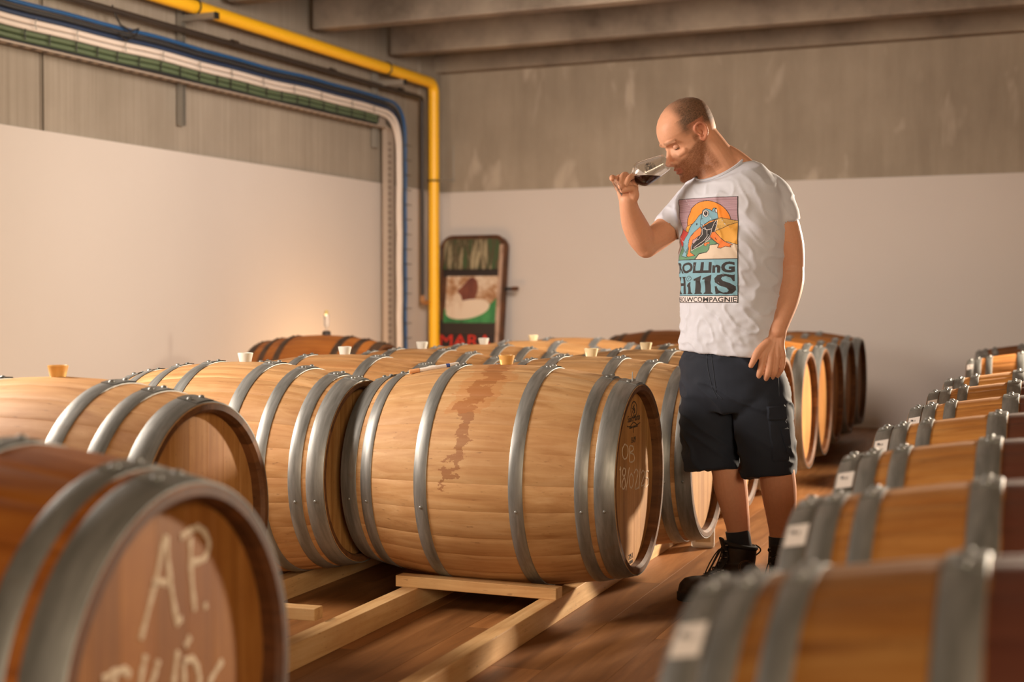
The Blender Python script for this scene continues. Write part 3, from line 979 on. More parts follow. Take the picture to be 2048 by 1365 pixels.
for k in range(26):
    t_ = 1.40 + k*0.2 + random.uniform(-.03, .03)
    rel(MB().tube([LP(t_, .118, 2.52), LP(t_+.008, .120, 2.495), LP(t_, .116, 2.462)], 0.0045, 6), tr, 'cable_tie', M['black'])
for k in range(14):
    t_ = 1.45 + k*0.39 + random.uniform(-.04, .04)
    rel(MB().tube([LP(t_, .128, 2.588), LP(t_+.012, .130, 2.56), LP(t_, .128, 2.53)], 0.0035, 6), tr, 'cable_tie', M['steel'])
for k in range(14):
    rel(MB().tube([LP(.80, .108, .7+k*.125), LP(.92, .112, .7+k*.125)], 0.004, 6), tr, 'cable_tie', M['black'])
# struts and pipe brackets
for t_, z0, z1, lab in ((3.85, 2.16, 2.95, 'zinc strut hanging behind the pipes at the left, ending below the tray'),
                        (1.27, 1.99+.28, 2.88, 'zinc strut behind the pipes nearer the corner')):
    st = empty('pipe_bracket', LP(t_, .022, z0), lab, 'bracket', 'zinc wall struts')
    for k in (-1, 1):
        rel(MB().box(LP(t_+.019*k, .022, (z0+z1)/2), (0.042, 0.004, z1-z0), -RA), st, 'strut', M['steel'], smooth=False)
    rel(MB().box(LP(t_, .004, (z0+z1)/2), (0.004, 0.040, z1-z0), -RA), st, 'strut_back', M['steel'], smooth=False)
    rel(MB().box(LP(t_, .15, z1-.09), (0.30, 0.04, 0.04), -RA, bevel=.002), st, 'arm', M['steel'], smooth=False)
    rel(MB().box(LP(t_, .305, z1-.09), (0.012, 0.042, 0.042), -RA), st, 'end_cap', M['black'], smooth=False)
    ring = [LP(t_, .13 + .052*math.cos(a*math.pi/8), (2.93 if t_ > 2 else 2.91) + .052*math.sin(a*math.pi/8)) for a in range(17)]
    rel(MB().tube(ring, .006, 6), st, 'pipe_clip', M['black'])
# second arm level on the back wall for the yellow pipe
cb = empty('pipe_clamp', BP(.10, .05, 2.02), 'small steel clamp holding the yellow pipe to the back wall', 'bracket')
q0 = LP(.42, .13, 2.06)
rel(MB().tube([q0 + V*.046, q0 + V*.20], .011, 8), cb, 'arm', M['steel'])
rel(MB().tube([q0 + V*.19 - Z3*.02, q0 + V*.19 + Z3*.30], .006, 8), cb, 'rod', M['steel'])
rel(MB().tube([q0 + Vector((.052*math.cos(a*math.pi/8), .052*math.sin(a*math.pi/8), 0)) for a in range(17)], .008, 6), cb, 'ring', M['black'])
# loose wire tied on the blue hose
ww = MB().tube([LP(4.62, .09, 2.80), LP(4.60, .10, 2.74), LP(4.57, .11, 2.69), LP(4.50, .13, 2.66), LP(4.42, .13, 2.69), LP(4.44, .12, 2.64), LP(4.53, .12, 2.60), LP(4.60, .12, 2.63)], .006, 6).obj('wire', M['black'])
tag(ww, 'loose dark wire looped over the blue hose at the left', 'wire')

# ------------------------------------------------------------------ rusty enamel sign leaning in the corner
sg = empty('enamel_sign', BP(.375, .30, 0.0), 'tall rusty painted metal sign with a rounded top leaning in the corner', 'sign', rz=-RA - math.radians(0))
Wd, Hg, Dp = 0.62, 1.60, 0.10
def rounded(w_, h_, r, n=6):
    pts = [(-w_/2, 0), (w_/2, 0)]
    for k in range(n+1):
        a = k/n*math.pi/2
        pts.append((w_/2 - r + r*math.cos(math.pi/2*0 + a), h_ - r + r*math.sin(a)))
    for k in range(n+1):
        a = math.pi/2 + k/n*math.pi/2
        pts.append((-w_/2 + r + r*math.cos(a), h_ - r + r*math.sin(a)))
    return pts
def slab(poly, y0, y1):
    m = MB(); n = len(poly)
    vs = [(x, y0, z) for x, z in poly] + [(x, y1, z) for x, z in poly]
    fs = [tuple(range(n)), tuple(range(2*n-1, n-1, -1))] + [(i, (i+1) % n, n+(i+1) % n, n+i) for i in range(n)]
    return m.add(vs, fs)
rustd = speckled('rusty_dark_steel', (0.035, 0.018, 0.010), (0.16, 0.06, 0.02), 0.8, (7, 7, 7))
def worn(name, a_, b_, c_, sc=(9, 9, 3), lo=.42, hi=.58):
    m, t, b = nt(name)
    v, _ = coords(t, sc); n = noise_(t, v, 1.0, 6.0, .65)
    r = ramp(t, n, [(lo-.1, a_), ((lo+hi)/2, b_), (hi+.08, c_)])
    L(t, r.outputs[0], b.inputs['Base Color']); b.inputs['Roughness'].default_value = .55
    return m
sp = []
def spart(o): o.matrix_parent_inverse = Matrix.Identity(4); sp.append(o); return o
spart(slab(rounded(Wd, Hg, .10), -.02, .055).obj('case', rustd, sg, angle=50))
edge = MB().tube([(x, -.03, z) for x, z in rounded(Wd-.01, Hg-.005, .10, 8)][1:], .012, 8)
spart(edge.obj('frame', rustd, sg))
spart(slab(rounded(Wd-.08, .275, .05), -.028, -.018).obj('top_panel', worn('worn_green_print', (.02, .10, .03), (.07, .05, .025), (.42, .36, .22), (22, 22, 3)), sg, smooth=False)).location = (-.015, 0, 1.295)
spart(slab([(-.28, 0), (.27, 0), (.27, .07), (-.28, .07)], -.028, -.018).obj('dark_band', plain('dark_band', (.02, .012, .01), .6), sg, smooth=False)).location = (0, 0, 1.235)
spart(slab([(-.24, 0), (.26, 0), (.26, .41), (-.24, .41)], -.030, -.018).obj('centre_panel', worn('rusty_cream_print', (.12, .04, .018), (.36, .19, .09), (.62, .50, .38), (7, 7, 7), .40, .50), sg, smooth=False)).location = (0, 0, .83)
spart(slab([(-.03+.10*math.cos(a)*.9*(1+.2*math.sin(3*a)), .30+.12*math.sin(a)+.04*math.sin(2*a)) for a in [k*math.pi/10 for k in range(20)]], -.034, -.029).obj('rust_patch', worn('rust_patch', (.10, .025, .02), (.17, .05, .03), (.25, .09, .04)), sg, smooth=False)).location = (0, 0, .79)
grn = [(-.25, .0), (.25, .0), (.25, .22), (.20, .17), (.12, .10), (.0, .045), (-.12, .03), (-.2, .06), (-.25, .13)]
spart(slab(grn, -.0345, -.029).obj('green_swoosh', worn('green_paint', (.02, .06, .02), (.03, .19, .06), (.05, .26, .08)), sg, smooth=False)).location = (0, 0, .825)
ov = [(-.01+.21*math.cos(k*math.pi/12), .0+.085*math.sin(k*math.pi/12)+.03*math.cos(k*math.pi/12)) for k in range(24)]
spart(slab(ov, -.037, -.033).obj('oval', worn('cream_oval', (.35, .20, .10), (.58, .44, .32), (.66, .55, .43), lo=.3, hi=.4), sg, smooth=False)).location = (-.01, 0, .945)
spart(slab([(-.30, 0), (.27, 0), (.27, .12), (-.30, .12)], -.032, -.018).obj('dark_band', plain('dark_band2', (.025, .016, .012), .6), sg, smooth=False)).location = (0, 0, .725)
spart(slab([(-.29, 0), (.26, 0), (.26, .62), (-.29, .62)], -.030, -.018).obj('lower_panel', plain('lower_black', (.02, .012, .012), .6), sg, smooth=False)).location = (0, 0, .10)
tm = text_mesh('MARA', .15, plain('red_letters', (.60, .03, .015), .5), extrude=.004)
tm.transform(Matrix.Translation((-.03, -.034, .615)) @ Matrix.Rotation(math.pi/2, 4, 'X') @ Matrix.Diagonal((1.25, 1, 1, 1)))
spart(link('lettering', tm, sg))
spart(MB().box((.275, -.0, .82), (.035, .085, 1.40), bevel=.006).obj('side_rail', worn('pinkish_rail', (.10, .05, .03), (.42, .28, .2), (.5, .36, .28), (6, 6, 3)), sg, smooth=False))
spart(MB().tube([(.29, .0, 1.13), (.35, .0, 1.13), (.42, -.01, 1.13)], .014, 8).obj('lever', M['black'], sg))
spart(MB().tube([(.385, -.005, 1.13), (.44, -.01, 1.13)], .019, 10).obj('lever_grip', rustd, sg))
sg.rotation_euler = (math.radians(-7.5), 0, -RA + math.radians(1))

# ------------------------------------------------------------------ the man
PO = Vector((0.735, 4.84, 0))
man = empty('person', PO, 'bald bearded man in white printed t-shirt and navy shorts smelling a glass', 'person')
def own(me_or_mb, name, mats, parent=man, **kw):
    o = me_or_mb.obj(name, mats, parent, **kw) if isinstance(me_or_mb, MB) else link(name, me_or_mb, parent)
    if o.parent is man: o.matrix_parent_inverse = Matrix.Translation(-PO)
    return o
YAW = math.radians(40)
Fv = Vector((-math.sin(YAW), -math.cos(YAW), 0))
Sv = Vector((math.cos(YAW), -math.sin(YAW), 0))     # towards his left

def crom(pts, vals, k=4):
    P = [Vector(p) for p in pts]; out = []; ov = []
    vals = [v if isinstance(v, (tuple, list)) else (v,) for v in vals]
    def cr(a, b, c, d, t): return 0.5*((2*b)+(c-a)*t+(2*a-5*b+4*c-d)*t*t+(3*b-a-3*c+d)*t**3)
    n = len(P)
    for i in range(n-1):
        i0, i3 = max(i-1, 0), min(i+2, n-1)
        for q in range(k):
            t = q/k
            out.append(Vector([cr(P[i0][c], P[i][c], P[i+1][c], P[i3][c], t) for c in range(3)]))
            ov.append([cr(vals[i0][c], vals[i][c], vals[i+1][c], vals[i3][c], t) for c in range(len(vals[0]))])
    out.append(P[-1]); ov.append(list(vals[-1]))
    return out, ov

def limb(mb, pts, rads, side=None, n=16, k=4, dome=True):
    """smooth tapering tube with rounded ends; rads may be (r_side, r_other) pairs with `side` the first axis"""
    P, R = crom(pts, rads, k)
    R = [(r[0], r[-1]) for r in R]
    if dome:
        d0 = (P[0]-P[1]).normalized(); d1 = (P[-1]-P[-2]).normalized()
        pre = [(P[0] + d0*R[0][1]*math.sin(a), (R[0][0]*math.cos(a), R[0][1]*math.cos(a))) for a in (1.45, 1.1, .7, .35)]
        post = [(P[-1] + d1*R[-1][1]*math.sin(a), (R[-1][0]*math.cos(a), R[-1][1]*math.cos(a))) for a in (.35, .7, 1.1, 1.45)]
        P = [p for p, _ in pre] + P + [p for p, _ in post]
        R = [r for _, r in pre] + R + [r for _, r in post]
    vs = []; fs = []; prev = Vector(side) if side is not None else None
    for i, p in enumerate(P):
        d = (P[min(i+1, len(P)-1)] - P[max(i-1, 0)]).normalized()
        if prev is None:
            a = d.cross(Z3)
            if a.length < .1: a = d.cross(Vector((1, 0, 0)))
        else:
            a = prev - d*prev.dot(d)
        a.normalize()
        if side is None: prev = a
        b = d.cross(a)
        for q in range(n):
            th = 2*math.pi*q/n
            vs.append(p + a*math.cos(th)*R[i][0] + b*math.sin(th)*R[i][1])
    for i in range(len(P)-1):
        for q in range(n):
            j = (q+1) % n
            fs.append((i*n+q, i*n+j, (i+1)*n+j, (i+1)*n+q))
    fs.append(tuple(range(n-1, -1, -1))); fs.append(tuple(range((len(P)-1)*n, len(P)*n)))
    mb.add(vs, fs)

def rings(mb, rs, n=40, exps=None):
    """rs: (centre, axis1 vec (scaled), axis2 vec (scaled), exponent)"""
    vs = []; fs = []
    for c, a, b, e in rs:
        for q in range(n):
            th = 2*math.pi*q/n
            cx, sy = math.cos(th), math.sin(th)
            x = math.copysign(abs(cx)**(2/e), cx); y = math.copysign(abs(sy)**(2/e), sy)
            vs.append(Vector(c) + a*x + b*y)
    m = len(rs)
    for i in range(m-1):
        for q in range(n):
            j = (q+1) % n
            fs.append((i*n+q, i*n+j, (i+1)*n+j, (i+1)*n+q))
    fs.append(tuple(range(n-1, -1, -1))); fs.append(tuple(range((m-1)*n, m*n)))
    mb.add(vs, fs)

def remesh(mb, vox, smooth=4, name='body', fac=.5):
    me = mb.mesh(name+'_src', M['paint'])
    o = bpy.data.objects.new(name+'_src', me); COL.objects.link(o)
    r = o.modifiers.new('r', 'REMESH'); r.mode = 'VOXEL'; r.voxel_size = vox
    if smooth:
        s_ = o.modifiers.new('s', 'SMOOTH'); s_.iterations = smooth; s_.factor = fac
    dg = bpy.context.evaluated_depsgraph_get()
    out = bpy.data.meshes.new_from_object(o.evaluated_get(dg))
    bpy.data.objects.remove(o)
    out.name = name
    out.materials.clear()
    out.polygons.foreach_set('use_smooth', [True]*len(out.polygons))
    return out

def co_array(me):
    a = np.empty(len(me.vertices)*3); me.vertices.foreach_get('co', a); return a.reshape(-1, 3)
def set_co(me, a):
    me.vertices.foreach_set('co', a.ravel()); me.update()
def nrm_array(me):
    a = np.empty(len(me.vertices)*3); me.vertex_normals.foreach_get('vector', a); return a.reshape(-1, 3)

# ---- head, in its own frame: x forward, y to his left, z up, origin between the ears
HP, HY = math.radians(31), math.radians(17)
HS = 1.02
HO = W(1382, 275, 4.86)
hf = Vector((-math.cos(HY)*math.cos(HP), -math.sin(HY)*math.cos(HP), -math.sin(HP)))
hu = Vector((-math.cos(HY)*math.sin(HP), -math.sin(HY)*math.sin(HP), math.cos(HP)))
hl = hu.cross(hf)
hl.normalize()
HM4 = Matrix(((hf.x, hl.x, hu.x), (hf.y, hl.y, hu.y), (hf.z, hl.z, hu.z)))
def hw(x, y, z): return HO + HM4 @ (Vector((x, y, z))*HS)

zs  = [-.116, -.108, -.095, -.08, -.065, -.05, -.035, -.02, -.005, .01, .025, .04, .055, .07, .085, .10, .113, .123, .129]
xfr = [ .082,  .094,  .099, .0965, .0985, .0985, .097, .095, .0925, .095, .1005, .1005, .098, .093, .084, .070, .052, .032, .012]
xbk = [ .040,  .010, -.020, -.045, -.060, -.068, -.076, -.084, -.090, -.094, -.097, -.098, -.098, -.096, -.091, -.081, -.066, -.045, -.022]
hwid= [ .018,  .034,  .048, .056, .0605, .0635, .0665, .069, .0705, .072, .074, .076, .077, .0765, .073, .065, .052, .034, .015]
hb = MB()
n_ = 56; vs = []; fs = []
for i, z in enumerate(zs):
    xf, xb, hwd = xfr[i], xbk[i], hwid[i]
    xc = xb + (xf-xb)*.45
    for q in range(n_):
        th = 2*math.pi*q/n_
        c_, s_ = math.cos(th), math.sin(th)
        e = 2.35 if c_ > 0 else 2.1
        x = math.copysign(abs(c_)**(2/e), c_); y = math.copysign(abs(s_)**(2/e), s_)
        taper = 1 - (.20 if z < .04 else .10)*max(x, 0)**2
        vs.append(hw(xc + x*((xf-xc) if x > 0 else (xc-xb)), y*hwd*taper, z))
for i in range(len(zs)-1):
    for q in range(n_):
        j = (q+1) % n_
        fs.append((i*n_+q, i*n_+j, (i+1)*n_+j, (i+1)*n_+q))
fs.append(tuple(range(n_-1, -1, -1))); fs.append(tuple(range((len(zs)-1)*n_, len(zs)*n_)))
hb.add(vs, fs)
def hl_limb(pts, rads, **kw):
    limb(hb, [hw(*p) for p in pts], [tuple(q*HS for q in (r if isinstance(r, tuple) else (r,))) for r in rads], **kw)
# nose: bridge, tip, wings
hl_limb([(.088, 0, .010), (.097, 0, -.008), (.107, 0, -.024), (.115, 0, -.036)], [.0065, .0075, .0085, .0105], n=14)
hl_limb([(.108, 0, -.040), (.098, 0, -.048)], [.0085, .008], n=12)
for s_ in (-1, 1):
    hl_limb([(.103, s_*.0125, -.040), (.096, s_*.0155, -.043)], [.0078, .0065], n=12)
    # brow ridge
    hl_limb([(.0935, s_*.010, .020), (.094, s_*.028, .026), (.078, s_*.050, .022)], [.0065, .007, .005], n=12)
    # cheekbone
    hl_limb([(.078, s_*.034, -.024), (.062, s_*.048, -.020)], [.010, .010], n=16)
    # jaw
    hl_limb([(-.008, s_*.052, -.040), (.004, s_*.046, -.074), (.040, s_*.034, -.094), (.078, s_*.012, -.102)], [.015, .017, .016, .015], n=16)
# lips and chin
hl_limb([(.078, -.024, -.069), (.0985, -.010, -.0645), (.1005, 0, -.0655), (.0985, .010, -.0645), (.078, .024, -.069)], [.003, .0055, .0055, .0055, .003], n=10)
hl_limb([(.078, -.022, -.073), (.0955, -.010, -.0775), (.0975, 0, -.0785), (.0955, .010, -.0775), (.078, .022, -.073)], [.003, .0058, .0062, .0058, .003], n=10)
hl_limb([(.086, -.010, -.103), (.092, 0, -.104), (.086, .010, -.103)], [.012, .0135, .012], n=12)
# ears: rim, lobe, inner bowl
for s_ in (-1, 1):
    ex, ey = -.004, s_*.0735
    rim = []
    for k in range(11):
        a = math.radians(-65 + k*27)
        rim.append((ex - .004 + .0165*math.cos(a+math.pi*.98)*-1 - .004, ey + s_*(.010 + .005*math.sin(a/2)), .012 + .027*math.sin(a)))
    pts = [(.008, s_*.0735, .012), (.012, s_*.078, .026), (.006, s_*.083, .038), (-.007, s_*.087, .042), (-.021, s_*.089, .034), (-.026, s_*.089, .016),
           (-.022, s_*.086, -.002), (-.012, s_*.081, -.015), (-.002, s_*.076, -.022), (.006, s_*.074, -.014)]
    pts = [(x_*.88-.001, y_*1.0, .010+(z_-.010)*.88) for x_, y_, z_ in pts]
    hl_limb(pts, [.0042, .0048, .005, .005, .005, .0048, .0048, .0058, .0062, .004], n=10)
    hl_limb([(-.006, s_*.070, .022), (-.016, s_*.077, .014), (-.014, s_*.078, -.002), (-.004, s_*.072, -.010)], [.008, .007, .007, .007], n=10)
    hl_limb([(-.008, s_*.080, .030), (-.018, s_*.083, .018), (-.014, s_*.081, .004)], [.0030, .0034, .0034], n=8)
    hl_limb([(.004, s_*.076, .004), (.002, s_*.078, -.002)], [.004, .0038], n=8)
hb_body = hb
# neck and trapezius
limb(hb, [hw(.035, 0, -.070), hw(.005, 0, -.105), W(1422, 345, 4.84), W(1432, 375, 4.835)], [.032, .040, .048, .052], n=24)
limb(hb, [HO + Vector((.012, .0, .02)), W(1413, 292, 4.86), W(1436, 325, 4.85), W(1455, 362, 4.85)], [(.060,), (.060,), (.064,), (.078,)], n=28)
limb(hb, [W(1426, 300, 4.875), W(1462, 322, 4.85), W(1500, 352, 4.82), W(1535, 375, 4.79)], [.038, .045, .046, .045], n=20)
limb(hb, [W(1432, 338, 4.90), W(1408, 368, 4.95), W(1392, 392, 4.98)], [.040, .040, .042], n=20)
# torso under the shirt
def trs(z, w_, d_, cf=0.0, cs=0.0, e=2.2, tilt=0.0, dz=0.0):
    c = PO + Fv*cf + Sv*cs + Z3*z
    return (c, (Sv + Z3*tilt)*w_, Fv*d_ - Z3*dz, e)
rings(hb, [trs(.72, .14, .10, .0), trs(.86, .15, .105), trs(1.05, .145, .10), trs(1.22, .16, .105), trs(1.34, .155, .095), trs(1.40, .10, .06, .01)], 32)
# arms
R_sh, R_el = W(1392, 402, 4.97), W(1293, 490, 4.885)
limb(hb, [W(1400, 395, 4.97), W(1362, 432, 4.95), W(1325, 466, 4.915), W(1293, 492, 4.885)], [.056, .050, .0465, .041], n=24)
limb(hb, [W(1292, 494, 4.885), W(1281, 474, 4.865), W(1268, 447, 4.84), W(1259, 420, 4.812), W(1256, 402, 4.80)],
     [(.038,), (.0445,), (.042,), (.033,), (.030,)], n=24)
limb(hb, [W(1545, 392, 4.78), W(1563, 440, 4.77), W(1578, 490, 4.775), W(1583, 535, 4.785)], [.058, .0535, .049, .043], n=24)
limb(hb, [W(1583, 530, 4.785), W(1582, 562, 4.77), W(1575, 600, 4.745), W(1563, 640, 4.715), W(1555, 662, 4.70)],
     [.041, .0425, .038, .0305, .0285], n=24)
# hands
def finger(pts, r0, r1, n=12):
    m_ = len(pts)
    rads = [r0 + (r1-r0)*i/(m_-1) for i in range(m_)]
    for i in range(1, m_-1): rads[i] *= 1.06
    limb(hb, [W(*p) for p in pts], rads, n=n, k=4)
# right hand, palm to the camera, fingers folded over the stem
wr = (1257, 406, 4.802)
for mcp in ((1270, 370, 4.812), (1259, 364, 4.818), (1248, 365, 4.818), (1238, 371, 4.81)):
    limb(hb, [W(wr[0] + (mcp[0]-1254)*.5, wr[1], wr[2]), W((mcp[0]+wr[0]+(mcp[0]-1254)*.5)/2, (mcp[1]+wr[1])/2, 4.806), W(*mcp)], [.0155, .0150, .0125], n=14)
limb(hb, [W(1250, 412, 4.80), W(1244, 392, 4.797), W(1240, 376, 4.80)], [.014, .0145, .011], n=14)
limb(hb, [W(1262, 408, 4.795), W(1268, 392, 4.785), W(1268, 379, 4.783)], [.015, .0175, .014], n=14)
finger([(1270, 370, 4.812), (1267, 354, 4.792), (1258, 357, 4.766), (1252, 369, 4.756)], .0112, .0088)
finger([(1259, 364, 4.818), (1251, 350, 4.795), (1243, 357, 4.768), (1241, 374, 4.757)], .0115, .0090)
finger([(1248, 365, 4.818), (1239, 355, 4.808), (1234, 361, 4.785), (1238, 371, 4.776)], .0108, .0085)
finger([(1238, 371, 4.81), (1230, 363, 4.80), (1225, 355, 4.782), (1224, 358, 4.757)], .0100, .0088)
finger([(1269, 384, 4.785), (1264, 377, 4.772), (1254, 379, 4.767), (1245, 381, 4.765)], .0120, .0095)
# left hand hanging, back of the hand to the camera
wl = (1555, 664, 4.70)
for mcp in ((1526, 712, 4.685), (1540, 714, 4.682), (1554, 714, 4.685), (1565, 712, 4.692)):
    limb(hb, [W(wl[0] + (mcp[0]-1546)*.5, wl[1], wl[2]), W((mcp[0]*.55+wl[0]*.45), (mcp[1]+wl[1])/2, 4.693), W(*mcp)], [.0150, .0145, .0122], n=14)
finger([(1526, 712, 4.684), (1521, 740, 4.683), (1517, 753, 4.692), (1517, 761, 4.702)], .0115, .0090)
finger([(1541, 714, 4.680), (1537, 743, 4.676), (1532, 756, 4.690), (1528, 763, 4.704)], .0114, .0090)
finger([(1554, 714, 4.684), (1550, 742, 4.684), (1545, 753, 4.698), (1540, 759, 4.712)], .0109, .0087)
finger([(1566, 712, 4.692), (1564, 734, 4.694), (1559, 745, 4.706), (1554, 753, 4.718)], .0100, .0080)
finger([(1535, 684, 4.69), (1517, 702, 4.68), (1508, 720, 4.676), (1502, 732, 4.678)], .0140, .0090)
# legs
RL = [W(1425, 770, 4.87), W(1436, 850, 4.865), W(1454, 930, 4.85), W(1462, 978, 4.865), W(1472, 1030, 4.875), W(1478, 1070, 4.875), W(1482, 1120, 4.87)]
limb(hb, RL, [.060, .070, .056, .0555, .045, .0385, .042], n=24)
LL = [W(1520, 770, 4.78), W(1535, 850, 4.765), W(1552, 935, 4.745), W(1558, 985, 4.755), W(1562, 1035, 4.765), W(1563, 1075, 4.765), W(1563, 1130, 4.76)]
limb(hb, LL, [.055, .068, .059, .0575, .048, .0395, .042], n=24)

body = remesh(hb, 0.0026, 4, 'body')
# sculpt the face: sockets, lips line, temples
A_ = co_array(body)
inv = HM4.transposed()
loc = ((A_ - np.array(HO)) @ np.array(HM4)) / HS      # columns = fwd,left,up -> local coords
near = (np.abs(loc) < .16).all(axis=1) & (loc[:, 2] > -.125)
nr = nrm_array(body)
def dent(c, sig, amp, sy=None):
    global A_
    d2 = ((loc - np.array(c)) / np.array(sig))**2
    g = np.exp(-d2.sum(axis=1)) * near
    A_ = A_ + (np.array(hf)[None, :] * (-amp) * g[:, None])
for s_ in (-1, 1):
    dent((.090, s_*.031, .004), (.02, .0145, .0095), .0125)
    dent((.092, s_*.012, .006), (.02, .007, .008), .004)
    dent((.085, s_*.030, -.055), (.02, .012, .012), .002)
    # nostrils
    dent((.100, s_*.0065, -.047), (.008, .0035, .0035), .005)
dent((.10, 0, -.0715), (.02, .020, .0022), .0042)
dent((.10, 0, -.089), (.02, .016, .006), .003)
set_co(body, A_)
# pigment: skin, cropped hair, beard, lips
X, Y_, Zz = loc[:, 0], loc[:, 1], loc[:, 2]
rng = np.random.default_rng(3)
def sst(a, b, v):
    t = np.clip((v-a)/(b-a), 0, 1); return t*t*(3-2*t)
skin = np.tile(np.array([.67, .345, .215]), (len(A_), 1))
low = sst(1.5, .3, A_[:, 2])
inh = near
hair = sst(.062, .030, X + np.where(Zz > .075, .012, 0)) * sst(.012, .045, Zz + np.clip(-X, 0, .1)*.22) * inh
side = sst(.052, .034, X) * sst(.012, .03, Zz) * sst(.09, .06, Zz) * inh
hair = np.maximum(hair, side*.62)
crown = sst(.10, .125, Zz) * sst(-.02, .03, X)
hair = hair * (1 - .45*crown) * (.85 + .3*rng.random(len(A_)))
beard = sst(-.004, -.018, Zz + (X-.018)*.50) * sst(-.018, .004, X) * sst(.10, .088, X + np.where(np.abs(Y_) > .02, -.03, 0) - np.where(Zz < -.05, .05, 0)) * inh
burn = sst(.030, .020, X) * sst(.000, .010, X) * sst(.03, .0, Zz) * sst(-.03, -.0, Zz) * inh
tash = sst(-.050, -.054, Zz) * sst(.085, .090, X) * inh
beard = np.maximum(np.maximum(beard, burn), tash) * sst(-.14, -.10, Zz)
lips = ((Zz < -.062) & (Zz > -.081) & (X > .088) & (np.abs(Y_) < .021) & inh)
brow = sst(.0215, .0245, Zz) * sst(.0325, .029, Zz) * sst(.068, .076, X) * sst(.006, .011, np.abs(Y_)) * inh
beard = beard * (.72 + .45*rng.random(len(A_)))
colr = skin
def mixin(c, f):
    global colr
    colr = colr*(1-f[:, None]) + np.array(c)[None, :]*f[:, None]
mixin((.085, .052, .032), np.clip(hair*.86, 0, 1))
mixin((.20, .075, .030), np.clip(beard*.78, 0, 1))
mixin((.45, .15, .10), lips*.75)
mixin((.22, .10, .045), brow*.65)
earm = sst(.070, .078, np.abs(Y_)) * (np.abs(X+.005) < .035) * (np.abs(Zz-.01) < .04) * inh
mixin((.66, .25, .15), earm*.6)
nosem = np.exp(-(((X-.116)/.015)**2 + (Y_/.016)**2 + ((Zz+.036)/.016)**2)) * inh
mixin((.66, .26, .17), nosem*.5)
# forearm and shin hair tone
ca = body.color_attributes.new('tone', 'FLOAT_COLOR', 'POINT')
ca.data.foreach_set('color', np.concatenate([colr, np.ones((len(A_), 1))], axis=1).ravel())
def skin_mat():
    m, t, b = nt('skin')
    at = N(t, 'ShaderNodeAttribute', attribute_name='tone')
    v, _ = coords(t, (60, 60, 60)); n = noise_(t, v, 1.0, 6.0, .65)
    v2, _ = coords(t, (260, 260, 120)); n2 = noise_(t, v2, 1.0, 3.0, .6)
    f = N(t, 'ShaderNodeMapRange'); f.inputs[3].default_value = .86; f.inputs[4].default_value = 1.12
    L(t, math_(t, 'ADD', math_(t, 'MULTIPLY', n, .6), math_(t, 'MULTIPLY', n2, .4)), f.inputs[0])
    h = N(t, 'ShaderNodeHueSaturation'); L(t, f.outputs[0], h.inputs['Value']); L(t, at.outputs['Color'], h.inputs['Color'])
    L(t, h.outputs[0], b.inputs['Base Color'])
    b.inputs['Roughness'].default_value = .52; b.inputs['Specular IOR Level'].default_value = .28
    b.inputs['Subsurface Weight'].default_value = .12
    b.inputs['Subsurface Radius'].default_value = (1, .35, .2)
    b.inputs['Subsurface Scale'].default_value = .006
    bump(t, b, n, .12, .001)
    return m
M['skin'] = skin_mat()
body.materials.append(M['skin'])
own(body, 'body', None)
# eyes with lids lowered
eye_w = plain('eye_white', (.75, .68, .62), .25)
iris = plain('iris', (.05, .07, .08), .2)
for s_ in (-1, 1):
    ec = hw(.0730, s_*.0305, .0030)
    g = Vector(hf*.9 - hu*.45).normalized()
    Mx = Matrix.Translation(ec) @ g.to_track_quat('Z', 'Y').to_matrix().to_4x4()
    r_ = .0115
    prof = [(0, -r_)] + [(r_*math.sin(a), -r_*math.cos(a)) for a in [math.pi*k/14 for k in range(1, 12)]]
    e_ = MB().lathe(prof + [(r_*math.sin(math.pi*12/14), r_*math.cos(math.pi*2/14))], 20, Mx, 0)
    e_.lathe([(r_*math.sin(math.pi*12/14), r_*math.cos(math.pi*2/14)), (.003, r_*1.01), (0, r_*1.02)], 20, Mx, 1)
    own(e_, 'eye', [eye_w, iris])
    # lids: thin bands over the ball
    for (a0, a1, nm) in ((-62, 8, 'upper'), (40, 70, 'lower')):
        lid = MB(); vs = []; fs = []
        for i in range(9):
            for j in range(13):
                el = math.radians(a0 + (a1-a0)*i/8) * -1 if nm == 'upper' else math.radians(a0 + (a1-a0)*i/8) * -1
                el = math.radians(75 - (75+27)*i/8) if nm == 'upper' else math.radians(-38 - 40*i/8)
                az = math.radians(-105 + 210*j/12)
                rr = r_*1.09
                d = hf*math.cos(el)*math.cos(az) + hl*math.cos(el)*math.sin(az) + hu*math.sin(el)
                vs.append(ec + d*rr)
        for i in range(8):
            for j in range(12):
                fs.append((i*13+j, i*13+j+1, (i+1)*13+j+1, (i+1)*13+j))
        lid.add(vs, fs)
        own(lid, 'eyelid', plain('eyelid_skin', (.60, .30, .19), .5))

    lash = [ec + (hf*math.cos(math.radians(-30))*math.cos(a) + hl*math.cos(math.radians(-30))*math.sin(a) + hu*math.sin(math.radians(-30)))*r_*1.10 for a in [math.radians(-95 + 190*k/14) for k in range(15)]]
    own(MB().tube(lash, .0011, 5), 'eyelashes', M['dark_pipe'])
